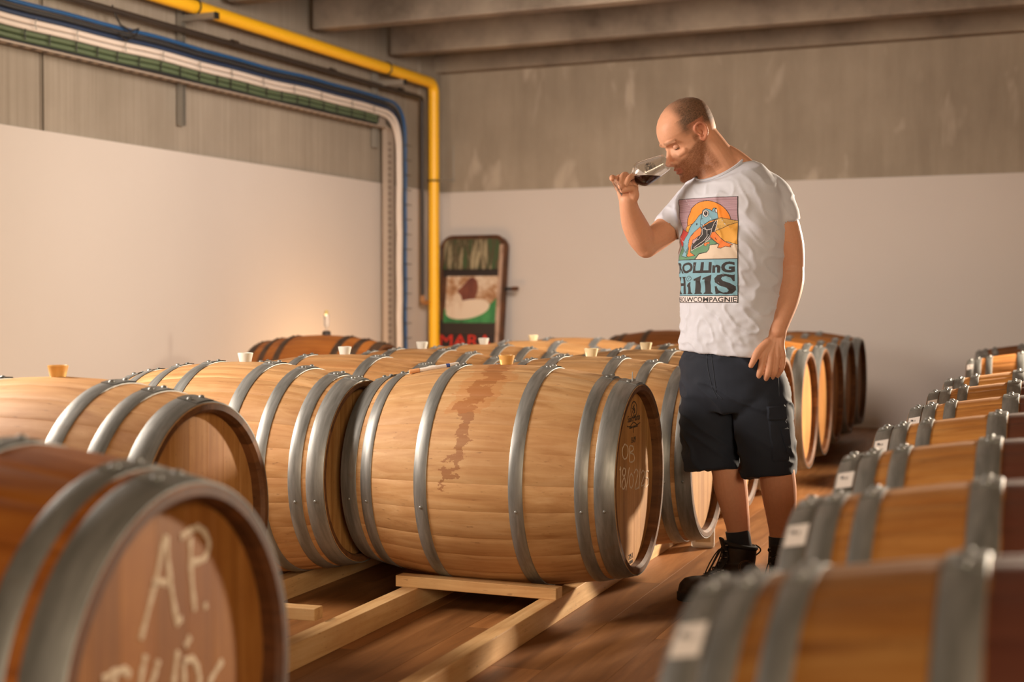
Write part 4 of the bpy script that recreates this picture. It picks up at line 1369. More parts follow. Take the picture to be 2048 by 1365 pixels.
# ---- t-shirt
sb = MB()
col_c = W(1440, 336, 4.845)
col_a = (Sv + Z3*.16)*.082; col_b = Fv*.074 - Z3*.046
col_n = col_a.cross(col_b).normalized()
if col_n.z < 0: col_n = -col_n
hemz = .820
rings(sb, [trs(hemz, .176, .130, .008, -.004, tilt=-.08), trs(.86, .178, .132, .006, -.002, tilt=-.06), trs(.93, .177, .130, .006, .002), trs(1.02, .174, .126, .008, .002), trs(1.12, .178, .126, .014, .004),
           trs(1.21, .187, .128, .014, .006), trs(1.28, .194, .128, .018, .003), trs(1.335, .192, .125, .026, -.005, tilt=.05), trs(1.375, .172, .112, .025, -.008, tilt=.10, dz=.012),
           (col_c*.35 + (PO + Fv*.03 - Sv*.01 + Z3*1.405)*.65, (Sv+Z3*.14)*.137, Fv*.095 - Z3*.030, 2.1),
           (col_c*.75 + (PO + Fv*.03 + Z3*1.40)*.25, (Sv+Z3*.15)*.098, Fv*.080 - Z3*.042, 2.0),
           (col_c, col_a, col_b, 2.0)], 48)
# sleeves
ls0, ls1 = W(1533, 384, 4.80), W(1566, 447, 4.770)
limb(sb, [W(1505, 368, 4.81), W(1541, 388, 4.79), W(1558, 420, 4.775), W(1566, 449, 4.770)], [(.058,), (.065,), (.0625,), (.0605,)], n=28, dome=False)
rs0, rs1 = W(1372, 420, 4.955), W(1335, 458, 4.925)
limb(sb, [W(1420, 378, 4.94), W(1388, 402, 4.955), W(1360, 432, 4.945), W(1336, 459, 4.925)], [(.058,), (.061,), (.058,), (.0545,)], n=28, dome=False)
limb(sb, [W(1462, 345, 4.83), W(1500, 358, 4.81), W(1540, 378, 4.79)], [.045, .050, .048], n=20)
limb(sb, [W(1420, 352, 4.90), W(1400, 375, 4.94), W(1385, 395, 4.955)], [.045, .050, .050], n=20)
shirt = remesh(sb, 0.005, 10, 't_shirt', .6)
SA = co_array(shirt); SN = nrm_array(shirt)
def folds(P, nrm, kind):
    out = P.copy()
    for i in range(len(P)):
        p = Vector(P[i]); q = p - PO
        s_ = q.dot(Sv); f_ = q.dot(Fv); z = p.z
        if kind == 'shirt':
            # diagonal pull folds low on the shirt, soft drape above
            low_ = max(0, min(1, (1.12 - z)/.22))
            a = noise.noise(Vector((s_*9 + z*7, f_*7, z*14 - s_*9)))
            b = noise.noise(Vector((s_*22 + z*9, f_*15, z*24 + s_*14)) + Vector((7, 1, 3)))
            c = 1 - abs(noise.noise(Vector((s_*12 - z*5, f_*9 + 3, z*19 + s_*16))))*3.2
            c = max(c, 0)**2
            d = .0050*a + .0030*b + (.0060*c + .003*noise.noise(Vector((s_*40+z*25, f_*25, z*50-s_*20))))*low_*min(1, (z-.80)/.06) + .0035*c*(1-low_)
            under = math.exp(-((s_-.12)/.06)**2 - ((z-1.23)/.08)**2) + math.exp(-((s_+.14)/.05)**2 - ((z-1.22)/.08)**2)
            d += .005*under*math.sin((z*70 + s_*55))
            d *= max(0.15, min(1, (1.46-z)/.12))
            # calm where the print sits
        else:
            a = noise.noise(Vector((s_*8, f_*8, z*7)))
            c = max(0, 1 - abs(noise.noise(Vector((s_*10 + z*12, f_*10 - z*9, z*6 + 2))))*3.0)**2
            b = noise.noise(Vector((s_*20, f_*20, z*26)))
            low_ = max(0, min(1, (.62 - z)/.15))
            d = .0055*a + .0070*c + .0022*b + .004*low_*noise.noise(Vector((s_*14, f_*14, 1)))
        out[i] = P[i] + nrm[i]*d
    return out
SA = folds(SA, SN, 'shirt')
set_co(shirt, SA)
def cut_caps(me, caps):
    """open the garment where a limb leaves it: (centre, normal, a-vec, b-vec)"""
    bm = bmesh.new(); bm.from_mesh(me)
    kill = []
    for f in bm.faces:
        c = f.calc_center_median()
        for (cc, nn, aa, bb, tol) in caps:
            q = c - cc
            if abs(q.dot(nn)) < tol and (q.dot(aa)/aa.length_squared)**2 + (q.dot(bb)/bb.length_squared)**2 < .86 and abs(f.normal.dot(nn)) > .5:
                kill.append(f); break
    bmesh.ops.delete(bm, geom=kill, context='FACES')
    bm.to_mesh(me); bm.free()
lsn = (ls1 - W(1558, 420, 4.775)).normalized(); rsn = (W(1336, 459, 4.925) - W(1360, 432, 4.945)).normalized()
def basis(nv):
    a = nv.cross(Z3).normalized(); return a, nv.cross(a).normalized()
la_, lb_ = basis(lsn); ra_, rb_2 = basis(rsn)
cut_caps(shirt, [(col_c, col_n, col_a*.95, col_b*.95, .016), (PO + Fv*.012 + Z3*hemz, (Z3 + Sv*.08).normalized(), Sv*.172, Fv*.128, .024),
                 (W(1566, 449, 4.770), lsn, la_*.059, lb_*.059, .016), (W(1336, 459, 4.925), rsn, ra_*.053, rb_2*.053, .016)])
def fabric(name, c1, c2, rough=.85, sc=900, sheen=.2):
    m, t, b = nt(name)
    v, _ = coords(t, (sc, sc, sc)); n = noise_(t, v, 1.0, 2.0)
    v2, _ = coords(t, (6, 6, 6)); n2 = noise_(t, v2, 1.0, 4.0)
    r = ramp(t, n2, [(.35, c1), (.65, c2)])
    L(t, r.outputs[0], b.inputs['Base Color'])
    b.inputs['Roughness'].default_value = rough
    b.inputs['Sheen Weight'].default_value = sheen
    bump(t, b, n, .15, .0006)
    return m
M['shirt'] = fabric('white_cotton', (.60, .625, .71), (.64, .665, .75), sheen=.1)
M['shorts'] = fabric('navy_cotton', (.005, .0095, .020), (.009, .0145, .029), sheen=.05)
M['sock'] = fabric('dark_sock', (.014, .018, .028), (.02, .026, .038))
shirt.materials.append(M['shirt'])
shirt_o = own(shirt, 't_shirt', None)
# hems: sewn bands
def ring_tube(c, a, b, r, name, mat, n=56, squash=None, parent=None, dfun=None):
    pts = [c + a*math.cos(2*math.pi*k/n) + b*math.sin(2*math.pi*k/n) for k in range(n+1)]
    o = MB().tube(pts, r, 6, cap=False).obj(name, mat, parent or shirt_o)
    return o
def sub(o, par):
    o.parent = par; o.matrix_parent_inverse = Matrix.Identity(4); return o
ring_tube(col_c + col_n*.002, col_a*.985, col_b*.985, .0050, 'collar', M['shirt'])
bvh_shirt = BVHTree.FromPolygons([Vector(v) for v in co_array(shirt)], [tuple(p.vertices) for p in shirt.polygons])

# ---- printed picture on the chest
def art():
    NU, NV = 260, 420
    X0, X1, Y0, Y1 = 92., 764., 80., 1290.
    uu = (np.arange(NU)+.5)/NU; vv = (np.arange(NV)+.5)/NV
    XX, YY = np.meshgrid(X0 + uu*(X1-X0), Y0 + vv*(Y1-Y0))
    img = np.zeros((NV, NU, 3)); img[:] = (.50, .34, .40)
    def poly(P):
        P = np.array(P, float); ins = np.zeros(XX.shape, bool); j = len(P)-1
        for i in range(len(P)):
            xi, yi = P[i]; xj, yj = P[j]
            with np.errstate(divide='ignore', invalid='ignore'):
                c = ((yi > YY) != (yj > YY)) & (XX < (xj-xi)*(YY-yi)/(yj-yi+1e-12)+xi)
            ins ^= c; j = i
        return ins
    def line(P, w_):
        m = np.zeros(XX.shape, bool)
        for (x0, y0), (x1, y1) in zip(P, P[1:]):
            dx, dy = x1-x0, y1-y0; l2 = dx*dx+dy*dy+1e-9
            t = np.clip(((XX-x0)*dx+(YY-y0)*dy)/l2, 0, 1)
            m |= (XX-x0-t*dx)**2+(YY-y0-t*dy)**2 < (w_/2)**2
        return m
    def ell(cx, cy, rx, ry): return ((XX-cx)/rx)**2 + ((YY-cy)/ry)**2 < 1
    K = (.030, .027, .028); BLU = (.20, .40, .50); ORG = (.83, .22, .05); YEL = (.72, .36, .06); RED = (.55, .06, .05)
    GRN = (.12, .27, .16); CRM = (.68, .56, .44); WHT = (.74, .68, .68); SUN = (.90, .28, .03)
    img[(YY % 11) < 3.2] = (.24, .13, .17)
    sun = ell(448, 370, 240, 250) & (YY < 470); img[ell(448, 370, 247, 257) & (YY < 470)] = K; img[sun] = SUN
    def fill(P, c, w_=6):
        img[poly(P)] = c
        if w_: img[line(P + [P[0]], w_)] = K
    fill([(150, 450), (200, 400), (265, 378), (330, 350), (330, 480), (150, 480)], YEL)
    fill([(92, 420), (150, 450), (200, 470), (240, 560), (150, 640), (92, 640)], RED)
    fill([(540, 330), (600, 318), (680, 338), (764, 355), (764, 640), (520, 600), (480, 480)], (.66, .40, .11))
    dots = ((XX % 9) < 2.6) & ((YY % 9) < 2.6) & (YY < 480)
    img[dots & poly([(540, 330), (600, 318), (680, 338), (764, 355), (764, 380), (640, 430), (540, 470)])] = K
    fill([(764, 372), (690, 395), (600, 440), (530, 470), (560, 560), (640, 600), (764, 660)], YEL)
    fill([(92, 640), (150, 620), (420, 580), (520, 560), (600, 600), (500, 640), (480, 700), (380, 720), (330, 800), (92, 880)], GRN)
    fill([(500, 625), (560, 620), (660, 590), (764, 630), (764, 790), (340, 800), (380, 725), (470, 705), (495, 670)], CRM)
    # frog: back leg, trunk, belly, arms, head
    fill([(160, 640), (150, 740), (190, 750), (230, 760), (215, 700), (240, 660), (250, 600), (200, 560)], BLU)
    fill([(390, 260), (330, 310), (270, 380), (220, 440), (170, 530), (150, 650), (200, 700), (240, 640), (290, 560), (380, 440), (400, 380)], BLU)
    fill([(370, 430), (470, 370), (560, 345), (550, 420), (520, 500), (470, 570), (400, 620), (330, 660), (285, 680), (290, 600), (340, 560), (380, 500)], K, 0)
    for P in ([(395, 425), (450, 450), (500, 440), (545, 350)], [(390, 440), (400, 500), (370, 550), (330, 570), (300, 600)],
              [(450, 450), (460, 520), (430, 570), (380, 600), (320, 650)], [(500, 440), (490, 520), (450, 575)],
              [(560, 345), (555, 410), (520, 505), (470, 575), (400, 625), (285, 682), (288, 610)]):
        img[line(P, 5)] = WHT
    fill([(365, 410), (385, 450), (380, 510), (330, 545), (285, 560), (285, 610), (270, 700), (335, 740), (300, 745), (260, 755), (235, 740), (245, 650), (235, 560), (250, 510), (300, 470)], ORG)
    fill([(500, 480), (530, 470), (580, 530), (640, 590), (720, 630), (690, 635), (700, 655), (650, 645), (610, 665), (580, 660), (590, 620), (540, 580), (490, 530)], ORG)
    fill([(430, 600), (495, 590), (490, 615), (465, 612), (460, 635), (430, 630)], ORG, 4)
    fill([(375, 430), (365, 370), (390, 290), (405, 230), (440, 205), (480, 215), (500, 235), (520, 205), (555, 205), (560, 260), (570, 320), (540, 330), (470, 355), (400, 400)], BLU)
    img[line([(375, 385), (400, 395), (470, 352), (560, 335)], 7)] = K
    img[line([(365, 380), (375, 330), (400, 315)], 5)] = K
    img[ell(438, 262, 36, 42)] = K; img[ell(438, 262, 30, 36)] = WHT; img[ell(440, 262, 20, 25)] = K
    img[ell(548, 232, 16, 28)] = K; img[ell(550, 234, 9, 20)] = WHT
    img[line([(505, 235), (525, 250)], 5)] = K; img[ell(322, 380, 9, 12)] = K
    img[line([(255, 510), (290, 485)], 6)] = K; img[line([(540, 545), (560, 570)], 6)] = K
    # lower block
    img[YY > 792] = BLU; img[(YY > 784) & (YY < 793)] = K
    img[YY > 1205] = WHT
    img[(YY > 1205) & (YY < 1213)] = K
    def text(s, x0, x1, y0, y1, font_off, col):
        cu = bpy.data.curves.new('t', 'FONT'); cu.body = s; cu.size = 1; cu.offset = font_off; cu.resolution_u = 4
        to = bpy.data.objects.new('t', cu); COL.objects.link(to)
        me = bpy.data.meshes.new_from_object(to.evaluated_get(bpy.context.evaluated_depsgraph_get()))
        bpy.data.objects.remove(to)
        me.calc_loop_triangles(); c = co_array(me)
        mn, mx = c.min(0), c.max(0)
        px = x0 + (c[:, 0]-mn[0])/(mx[0]-mn[0])*(x1-x0); py = y1 - (c[:, 1]-mn[1])/(mx[1]-mn[1])*(y1-y0)
        for t in me.loop_triangles:
            a, b, d = t.vertices
            ax, ay, bx, by, dx, dy = px[a], py[a], px[b], py[b], px[d], py[d]
            i0 = max(int((min(ay, by, dy)-Y0)/(Y1-Y0)*NV)-1, 0); i1 = min(int((max(ay, by, dy)-Y0)/(Y1-Y0)*NV)+2, NV)
            j0 = max(int((min(ax, bx, dx)-X0)/(X1-X0)*NU)-1, 0); j1 = min(int((max(ax, bx, dx)-X0)/(X1-X0)*NU)+2, NU)
            if i1 <= i0 or j1 <= j0: continue
            sx, sy = XX[i0:i1, j0:j1], YY[i0:i1, j0:j1]
            w0 = (bx-ax)*(sy-ay)-(by-ay)*(sx-ax); w1 = (dx-bx)*(sy-by)-(dy-by)*(sx-bx); w2 = (ax-dx)*(sy-dy)-(ay-dy)*(sx-dx)
            ins = ((w0 >= 0) & (w1 >= 0) & (w2 >= 0)) | ((w0 <= 0) & (w1 <= 0) & (w2 <= 0))
            img[i0:i1, j0:j1][ins] = col
    text('ROLLInG', 104, 738, 818, 945, .045, K)
    text('BROUWCOMPAGNIE', 100, 752, 1222, 1282, .025, K)
    # heavy serif word, drawn stroke by stroke
    def serif(P): img[poly(P)] = K
    def stem(x, w_, top, slab=True):
        serif([(x-w_*.45, top+40), (x+w_, top), (x+w_, 1165), (x+w_+22, 1190), (x-22, 1190), (x, 1165), (x, top+55), (x-w_*.45, top+60)])
    serif([(106, 985), (176, 985), (160, 1005), (160, 1060), (205, 1060), (205, 1005), (190, 985), (262, 985), (246, 1005), (246, 1170), (262, 1190), (190, 1190), (205, 1170), (205, 1090), (160, 1090), (160, 1170), (176, 1190), (106, 1190), (120, 1170), (120, 1005)])
    stem(292, 42, 1045); img[ell(306, 1008, 32, 32)] = K; img[ell(306, 1008, 26, 26)] = BLU; img[line([(290, 995), (306, 1008), (322, 990)], 4)] = K
    img[line([(306, 1008), (300, 1030)], 4)] = K
    stem(385, 50, 975); stem(478, 56, 965)
    S_ = [(735, 965), (735, 1045), (722, 1045), (705, 1005), (668, 985), (635, 992), (625, 1015), (645, 1040), (700, 1065), (742, 1100), (745, 1145), (715, 1185), (660, 1192), (612, 1180), (585, 1190), (575, 1190), (572, 1100), (590, 1100), (605, 1145), (640, 1172), (675, 1168), (690, 1145), (672, 1118), (615, 1092), (572, 1055), (566, 1010), (592, 972), (640, 958), (690, 966), (722, 972)]
    serif(S_)
    img[line([(95, 83), (761, 83), (761, 1287), (95, 1287), (95, 83)], 8)] = K
    return img
IMG = art()
NVv, NUu = IMG.shape[:2]
# lay it over the cotton: u runs round the chest by arc length, v straight down
cn, cm = 64, 90
arcR, arcL = .104, -.134
ztop, zbot = W(1472, 394, 4.70).z, W(1476, 606, 4.70).z
TW, TD = .190, .132
phis = np.linspace(-1.9, 1.9, 801)
dx = np.sqrt((TW*np.cos(phis))**2 + (TD*np.sin(phis))**2)
arc = np.concatenate([[0], np.cumsum((dx[1:]+dx[:-1])/2*(phis[1]-phis[0]))]); arc -= np.interp(0, phis, arc)
coarse = np.zeros((cm+1, cn+1, 3))
for i in range(cm+1):
    z = ztop + (zbot-ztop)*i/cm
    for j in range(cn+1):
        ph = np.interp((lambda aL: aL + (arcR-aL)*j/cn)(arcL - .060*min(1, max(0, (i/cm-.3)/.5))), arc, phis)
        zz = z + (.0 if True else 0)
        target = PO + Fv*(TD*math.cos(ph) + .02) + Sv*(TW*math.sin(ph)) + Z3*zz
        nd = (Fv*(math.cos(ph)/TD) + Sv*(math.sin(ph)/TW)).normalized()
        hit, nn, _, _ = bvh_shirt.ray_cast(target + nd*.12, -nd, .3)
        if hit is None: hit = target; nn = nd
        if nn.dot(nd) < 0: nn = -nn
        coarse[i, j] = hit + nn*.0009
ii = np.linspace(0, cm, NVv+1); jj = np.linspace(0, cn, NUu+1)
i0 = np.minimum(ii.astype(int), cm-1); fi = (ii-i0)[:, None, None]
rowi = coarse[i0]*(1-fi) + coarse[i0+1]*fi
j0 = np.minimum(jj.astype(int), cn-1); fj = (jj-j0)[None, :, None]
fine = rowi[:, j0]*(1-fj) + rowi[:, j0+1]*fj
pv = fine.reshape(-1, 3)
idx = np.arange((NVv+1)*(NUu+1)).reshape(NVv+1, NUu+1)
quads = np.stack([idx[:-1, :-1], idx[1:, :-1], idx[1:, 1:], idx[:-1, 1:]], -1).reshape(-1, 4)
pme = bpy.data.meshes.new('shirt_print')
pme.vertices.add(len(pv)); pme.vertices.foreach_set('co', pv.ravel())
pme.loops.add(len(quads)*4); pme.loops.foreach_set('vertex_index', quads.ravel())
pme.polygons.add(len(quads)); pme.polygons.foreach_set('loop_start', np.arange(0, len(quads)*4, 4)); pme.polygons.foreach_set('loop_total', np.full(len(quads), 4))
pme.update(calc_edges=True)
pme.polygons.foreach_set('use_smooth', [True]*len(quads))
pc = pme.color_attributes.new('ink', 'FLOAT_COLOR', 'CORNER')
cc = np.repeat(np.concatenate([IMG.reshape(-1, 3), np.ones((NVv*NUu, 1))], 1), 4, axis=0)
pc.data.foreach_set('color', cc.ravel())
m, t, b = nt('screen_print')
at = N(t, 'ShaderNodeAttribute', attribute_name='ink'); L(t, at.outputs['Color'], b.inputs['Base Color']); b.inputs['Roughness'].default_value = .75
pme.materials.append(m)
po = link('shirt_print', pme, shirt_o); po['label'] = 'screen print of a blue frog before an orange sun with lettering'

# ---- shorts
pb = MB()
rings(pb, [trs(.87, .145, .100, .004, -.004), trs(.83, .158, .114, .004, -.004), trs(.79, .172, .126, .006, -.004), trs(.74, .178, .130, .006, .0), trs(.68, .178, .130, .004, .002), trs(.63, .160, .110, .002, .002)], 44)
limb(pb, [W(1436, 722, 4.86), W(1424, 765, 4.875), W(1421, 830, 4.875), W(1423, 890, 4.87), W(1426, 939, 4.862)], [(.070, .080), (.096, .103), (.098, .108), (.096, .105), (.0935, .102)], side=Sv*1.0, n=32, dome=False)
limb(pb, [W(1498, 718, 4.81), W(1515, 765, 4.79), W(1526, 830, 4.775), W(1533, 895, 4.762), W(1538, 953, 4.752)], [(.070, .080), (.093, .103), (.094, .105), (.088, .100), (.0850, .097)], side=Sv*1.0, n=32, dome=False)
shorts = remesh(pb, .005, 8, 'shorts', .55)
q_ = folds(co_array(shorts), nrm_array(shorts), 'shorts'); set_co(shorts, q_)
shorts.materials.append(M['shorts'])
shorts_o = own(shorts, 'shorts', None)
bvh_sh = BVHTree.FromPolygons([Vector(v) for v in q_], [tuple(p.vertices) for p in shorts.polygons])
def patch(bvh, corners, nu, nv, lift, name, mat, parent, edge=.003):
    """a sewn piece of cloth lying on the garment; corners are points outside it, cast inwards"""
    dirn = (Vector((0, 1, 0)) + Vector((-.35, 0, 0))).normalized()
    g = []
    for i in range(nv+1):
        for j in range(nu+1):
            u, v = j/nu, i/nv
            p = corners[0]*(1-u)*(1-v) + corners[1]*u*(1-v) + corners[2]*u*v + corners[3]*(1-u)*v
            hit, nn, _, dd = bvh.ray_cast(p - dirn*.5, dirn, 1.2)
            g.append((hit + nn*(lift if 0 < i < nv and 0 < j < nu else -.001)) if hit is not None else None)
    fs = [(i*(nu+1)+j, i*(nu+1)+j+1, (i+1)*(nu+1)+j+1, (i+1)*(nu+1)+j) for i in range(nv) for j in range(nu)]
    fs = [f for f in fs if all(g[k] is not None for k in f)]
    return MB().add([p if p is not None else Vector((0, 0, 0)) for p in g], fs).obj(name, mat, parent)
patch(bvh_sh, [W(1523, 812, 4.7), W(1572, 808, 4.7), W(1574, 842, 4.7), W(1526, 842, 4.7)], 12, 8, .007, 'pocket_flap', M['shorts'], shorts_o)
patch(bvh_sh, [W(1527, 840, 4.7), W(1573, 840, 4.7), W(1580, 922, 4.7), W(1531, 924, 4.7)], 12, 16, .0045, 'cargo_pocket', M['shorts'], shorts_o)
patch(bvh_sh, [W(1548, 853, 4.7), W(1576, 853, 4.7), W(1582, 915, 4.7), W(1562, 905, 4.7)], 8, 12, .009, 'small_pocket', M['shorts'], shorts_o)
def seam(pix, name='seam', r=.0012):
    dirn = Vector((0, 1, 0)); pts = []
    for a, b in zip(pix, pix[1:]):
        for k in range(8):
            t = k/8
            p = W(a[0]*(1-t)+b[0]*t, a[1]*(1-t)+b[1]*t, 4.4)
            d = (p - Vector((0, 0, CAM_Z))).normalized()
            hit, nn, _, _ = bvh_sh.ray_cast(p, d, 1.5)
            if hit is not None: pts.append(hit + nn*.0008)
    if len(pts) > 3:
        MB().tube(pts, r, 6).obj(name, plain('seam_thread', (.03, .04, .06), .8), shorts_o)
seam([(1422, 706), (1428, 750), (1432, 785), (1446, 800)])
seam([(1413, 708), (1416, 740), (1424, 775), (1436, 800)])
seam([(1556, 745), (1558, 800)])

# ---- socks
for pts, rr, nm in (([W(1475, 1062, 4.875), W(1479, 1090, 4.873), W(1482, 1120, 4.87)], [.0415, .0410, .045], 'sock'),
                    ([W(1563, 1074, 4.765), W(1563, 1100, 4.763), W(1563, 1130, 4.76)], [.0425, .0420, .045], 'sock')):
    s_ = MB(); limb(s_, pts, rr, n=24, dome=False); own(s_, nm, M['sock'])

# ---- boots
M['leather'] = speckled('dark_brown_leather', (.018, .011, .008), (.040, .024, .015), .55, (40, 40, 40), bumpv=.25)
M['rubber'] = plain('black_rubber', (.015, .014, .013), .7)
M['lace'] = plain('dark_lace', (.02, .015, .012), .7)
def boot(heel, toe, ankle, flip):
    heel = Vector(heel); toe = Vector(toe); ankle = Vector(ankle)
    d = (toe-heel).normalized(); Ln = (toe-heel).length
    sd = Vector((-d.y, d.x, 0))
    bb = MB()
    secs = [(.0, .055, .020), (.03, .095, .031), (.12, .120, .036), (.28, .125, .038), (.42, .112, .040), (.55, .088, .044), (.68, .078, .049), (.80, .077, .050), (.90, .073, .045), (.965, .058, .033), (1.0, .035, .015)]
    rings(bb, [(heel + d*(s_*Ln) + Z3*((zt+.014)/2), sd*w_, Z3*((zt-.014)/2), 2.7) for s_, zt, w_ in secs], 28)
    limb(bb, [ankle + Z3*.05 + d*.015, ankle + Z3*.10 + d*.006, ankle + Z3*.150, ankle + Z3*.172], [(.040, .054), (.042, .056), (.044, .057), (.0435, .056)], side=sd, n=28, dome=False)
    limb(bb, [ankle + Z3*.10 + d*.045, heel + d*(.55*Ln) + Z3*.07, heel + d*(.7*Ln) + Z3*.052], [.030, .030, .028], n=16)
    me = remesh(bb, .0035, 4, 'boot')
    me.materials.append(M['leather'])
    o = own(me, 'boot', None)
    # padded collar
    c = ankle + Z3*.172
    MB().tube([c + d*(.054*math.cos(a)) + sd*(.0415*math.sin(a)) + Z3*(.010*math.cos(a)) for a in [2*math.pi*k/28 for k in range(29)]], .0085, 8, cap=False).obj('collar', M['rubber'], o)
    # tongue standing above the laces
    tg = MB(); limb(tg, [heel + d*(.52*Ln) + Z3*.10, ankle + d*.052 + Z3*.14, ankle + d*.066 + Z3*.197], [(.024, .006), (.026, .006), (.022, .005)], side=sd, n=14); tg.obj('tongue', M['rubber'], o)
    # sole
    n = 30; out = []
    for k in range(n):
        a = 2*math.pi*k/n; x = (math.cos(a)*.5+.5); 
        wd = .052*(abs(math.sin(a))**.62)*(.78 + .30*min(1, x*1.1)*(1 if x > .45 else .85))
        out.append(heel + d*((x*1.03-.015)*Ln) + sd*(math.copysign(wd, math.sin(a))))
    so = MB(); vs = [p + Z3*z for z in (.0005, .020, .026) for p in out]
    fs = [tuple(range(n-1, -1, -1)), tuple(range(2*n, 3*n))] + [(l*n+i, l*n+(i+1) % n, (l+1)*n+(i+1) % n, (l+1)*n+i) for l in (0, 1) for i in range(n)]
    so.add(vs, fs); so.obj('sole', M['rubber'], o, angle=50)
    # toe cap
    bv = BVHTree.FromPolygons([Vector(v) for v in co_array(me)], [tuple(p.vertices) for p in me.polygons])
    def top(s_, w_, up=.3, lift=.003):
        base = heel + d*(s_*Ln) + sd*w_
        hit, nn, _, _ = bv.ray_cast(base + Z3*up, -Z3, up+.1)
        return (hit + nn*lift) if hit is not None else base + Z3*.08
    # laces criss-crossing up the front
    eye = []
    for k in range(4):
        s_ = .66 - k*.055
        eye.append((top(s_, -.021), top(s_, .021)))
    for k in range(4):
        zz = .118 + k*.020
        cdir = ankle + d*(.060 - k*.001) + Z3*zz
        eye.append((cdir - sd*.024, cdir + sd*.024))
    for k in range(len(eye)-1):
        for a_, b_ in ((eye[k][0], eye[k+1][1]), (eye[k][1], eye[k+1][0])):
            mid = (a_+b_)/2 + (d*.6+Z3*.5)*.006
            MB().tube([a_, a_*.5+mid*.5+(d+Z3)*.002, mid, b_*.5+mid*.5+(d+Z3)*.002, b_], .0022, 6).obj('lace', M['lace'], o)
    for e_ in eye:
        for q in e_:
            MB().lathe([(0, -.002), (.0045, -.001), (.005, .001), (.003, .0025), (0, .002)], 8, Matrix.Translation(q)).obj('eyelet', M['steel'], o)
    kn = ankle + d*.066 + Z3*.165
    for sg_, drop, wd in ((1, .105, .030), (-1, .090, .018), (.3, .100, .010)):
        pts = []
        for k in range(13):
            a = 2*math.pi*k/12
            pts.append(kn + d*(.030*(1-math.cos(a))/1.0*(1 if sg_ > 0 else .7)) - Z3*(drop*(1-math.cos(a))/2) - sd*flip*(wd*math.sin(a)*sg_) )
        MB().tube(pts, .0021, 6).obj('lace', M['lace'], o)
    lp = [ankle - d*.030 + sd*flip*-.0 + Z3*.160 - d*.028 + Vector((.0, 0, 0))]
    pts = [ankle - d*(.056 + .018*math.sin(math.pi*k/8)) + Z3*(.172 - .035*k/8) for k in range(9)]
    MB().tube(pts, .0025, 6).obj('pull_loop', M['lace'], o)
    # ankle badge stitching
    for r_ in (.020, .024):
        pts = []
        for k in range(17):
            a = 2*math.pi*k/16
            p = ankle - d*.004 + Z3*(.105 + r_*math.sin(a)) + d*(r_*1.15*math.cos(a))
            hit, nn, _, _ = bv.ray_cast(p - sd*flip*-.2*-1 if False else p + sd*flip*-.2*-1, -sd*flip*-1*-1*-1 if False else -(sd*flip), .3)
            if hit is not None: pts.append(hit + nn*.0008)
        if len(pts) > 6: MB().tube(pts, .0012, 5).obj('stitching', plain('tan_thread', (.16, .09, .045), .7), o)
    return o
boot((.838, 4.862, 0), (.556, 4.800, 0), (.768, 4.865, 0), 1)
boot((.935, 4.800, 0), (.80, 4.545, 0), (.893, 4.755, 0), 1)

# ------------------------------------------------------------------ the glass in his hand
g0, g1 = W(1234, 374, 4.776), W(1331, 325, 4.812)
gax = (g1-g0).normalized(); GL_ = (g1-g0).length
gm = Matrix.Translation(g0) @ gax.to_track_quat('Z', 'Y').to_matrix().to_4x4()
glass = empty('tasting_glass', g0, 'stemmed tasting glass of dark beer tilted under the man\'s nose', 'glass')
gmat, gt, gb = nt('clear_glass')
gb.inputs['Base Color'].default_value = (1, 1, 1, 1); gb.inputs['Transmission Weight'].default_value = 1.0
gb.inputs['Roughness'].default_value = 0.0; gb.inputs['IOR'].default_value = 1.45
k_ = GL_/.176
out = [(0, 0), (.031, 0), (.0315, .0015), (.030, .0025), (.012, .0045), (.005, .009), (.0038, .016), (.0036, .045), (.0045, .053), (.009, .0575), (.020, .064), (.031, .073), (.0375, .083), (.0400, .092), (.0392, .105), (.0355, .130), (.0310, .155), (.0275, .176)]
inn = [(.0266, .176), (.0300, .155), (.0345, .130), (.0382, .105), (.0388, .093), (.0362, .0845), (.0295, .0755), (.018, .0675), (.007, .0625), (0, .0615)]
go = MB().lathe([(r*k_, z*k_) for r, z in out + inn], 48, gm)
def gpart(mb, name, mat, **kw):
    o = mb.obj(name, mat, glass, **kw); o.matrix_parent_inverse = Matrix.Translation(-g0); return o
gpart(go, 'glass_body', gmat, angle=60)
# beer: the inside of the bowl cut by a level surface
bm = bmesh.new()
lq = MB().lathe([(0, .0613*k_)] + [(max(r*k_*1.004, 0), (z-.0001)*k_) for r, z in reversed(inn[:-1])] + [(0, .176*k_)], 48, gm)
tmp = lq.mesh('tmp', M['black']); bm.from_mesh(tmp)
surf = W(1290, 352, 4.79).z
res = bmesh.ops.bisect_plane(bm, geom=bm.verts[:]+bm.edges[:]+bm.faces[:], plane_co=(0, 0, surf), plane_no=(0, 0, 1), clear_outer=True)
ed = [e for e in res['geom_cut'] if isinstance(e, bmesh.types.BMEdge)]
bmesh.ops.holes_fill(bm, edges=ed, sides=0)
bmesh.ops.recalc_face_normals(bm, faces=bm.faces)
bme = bpy.data.meshes.new('beer'); bm.to_mesh(bme); bm.free()
bme.materials.append(plain('dark_beer', (.05, .016, .012), .12))
bo = link('beer', bme, glass); bo.matrix_parent_inverse = Matrix.Translation(-g0)
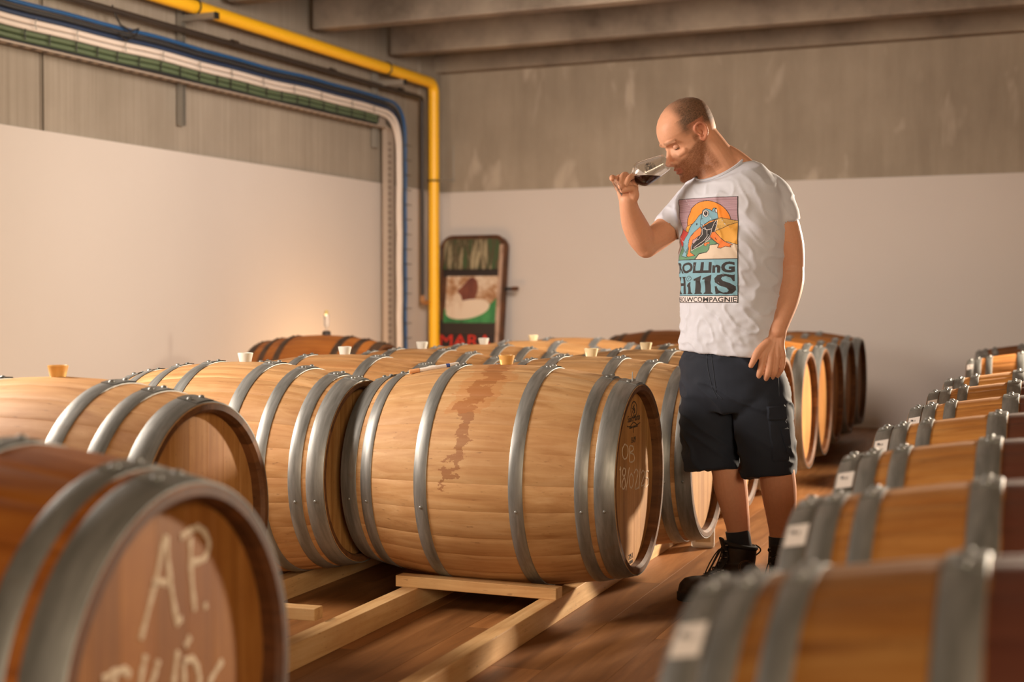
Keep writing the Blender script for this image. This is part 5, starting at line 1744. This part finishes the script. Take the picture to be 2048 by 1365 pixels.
# round printed mark on the camera side of the bowl
side = (Vector((0, -1, 0)) - gax*Vector((0, -1, 0)).dot(gax)).normalized()
upv = gax.cross(side)
if upv.z < 0: upv = -upv
def on_glass(a, h):
    """a: metres round the bowl upwards from the camera side, h: metres along the axis"""
    r = np.interp(h/k_, [o[1] for o in out[9:]], [o[0] for o in out[9:]])*k_ + .0005
    th = a/r
    return g0 + gax*h + side*(r*math.cos(th)) + upv*(r*math.sin(th))
pm_ = MB()
def mark(pts, w_):
    vs = []; fs = []
    for i, (a, h) in enumerate(pts):
        p = pts[max(i-1, 0)]; q = pts[min(i+1, len(pts)-1)]
        dx_, dy_ = q[0]-p[0], q[1]-p[1]; l = math.hypot(dx_, dy_) or 1
        nx, ny = -dy_/l*w_/2, dx_/l*w_/2
        vs += [on_glass(a+nx, h+ny), on_glass(a-nx, h-ny)]
    for i in range(len(pts)-1): fs.append((i*2, i*2+1, i*2+3, i*2+2))
    pm_.add(vs, fs)
hc, ac = .112*k_, .006
for rr in (.0195, .0105):
    mark([(ac + rr*math.cos(2*math.pi*i/28), hc + rr*math.sin(2*math.pi*i/28)) for i in range(29)], .0005)
FONT = {'R': [[(0,0),(0,6),(3,6),(4,5),(4,4),(3,3),(0,3)],[(2,3),(4,0)]], 'O': [[(0,1),(0,5),(1,6),(3,6),(4,5),(4,1),(3,0),(1,0),(0,1)]], 'L': [[(0,6),(0,0),(4,0)]],
        'I': [[(2,0),(2,6)]], 'N': [[(0,0),(0,6),(4,0),(4,6)]], 'G': [[(4,5),(3,6),(1,6),(0,5),(0,1),(1,0),(4,0),(4,3),(2,3)]], 'H': [[(0,0),(0,6)],[(4,0),(4,6)],[(0,3),(4,3)]],
        'S': [[(4,5),(3,6),(1,6),(0,5),(0,4),(1,3),(3,3),(4,2),(4,1),(3,0),(1,0),(0,1)]]}
def arc_text(word, a0, a1, r0):
    n = len(word)
    for i, ch in enumerate(word):
        an = a0 + (a1-a0)*(i+.5)/n
        for st_ in FONT[ch]:
            pts = []
            for (x, y) in st_:
                lx, ly = (x-2)*.00085, r0 + (y-3)*.00095
                aa = an - lx/r0*1.1
                # angle measured with 0 = along the axis, 90 = up
                pts.append((ac + ly*math.sin(aa), hc + ly*math.cos(aa)))
            mark(pts, .0015)
arc_text('ROLLING', math.radians(120), math.radians(-25), .0152)
arc_text('HILLS', math.radians(-165), math.radians(-265), .0152)
# small frog-like emblem: a few strokes
for P in ([(-.004, -.006), (.002, -.002), (.005, .003), (.002, .007), (-.003, .005), (-.006, .0), (-.004, -.006)], [(-.003, -.002), (-.001, .004)], [(0, -.001), (.002, .004)], [(-.005, .003), (-.007, .007)], [(.004, -.002), (.006, -.007)]):
    mark([(ac+p[0]*1.1, hc+p[1]*1.1) for p in P], .0022)
gpart(pm_, 'printed_mark', M['ink'])
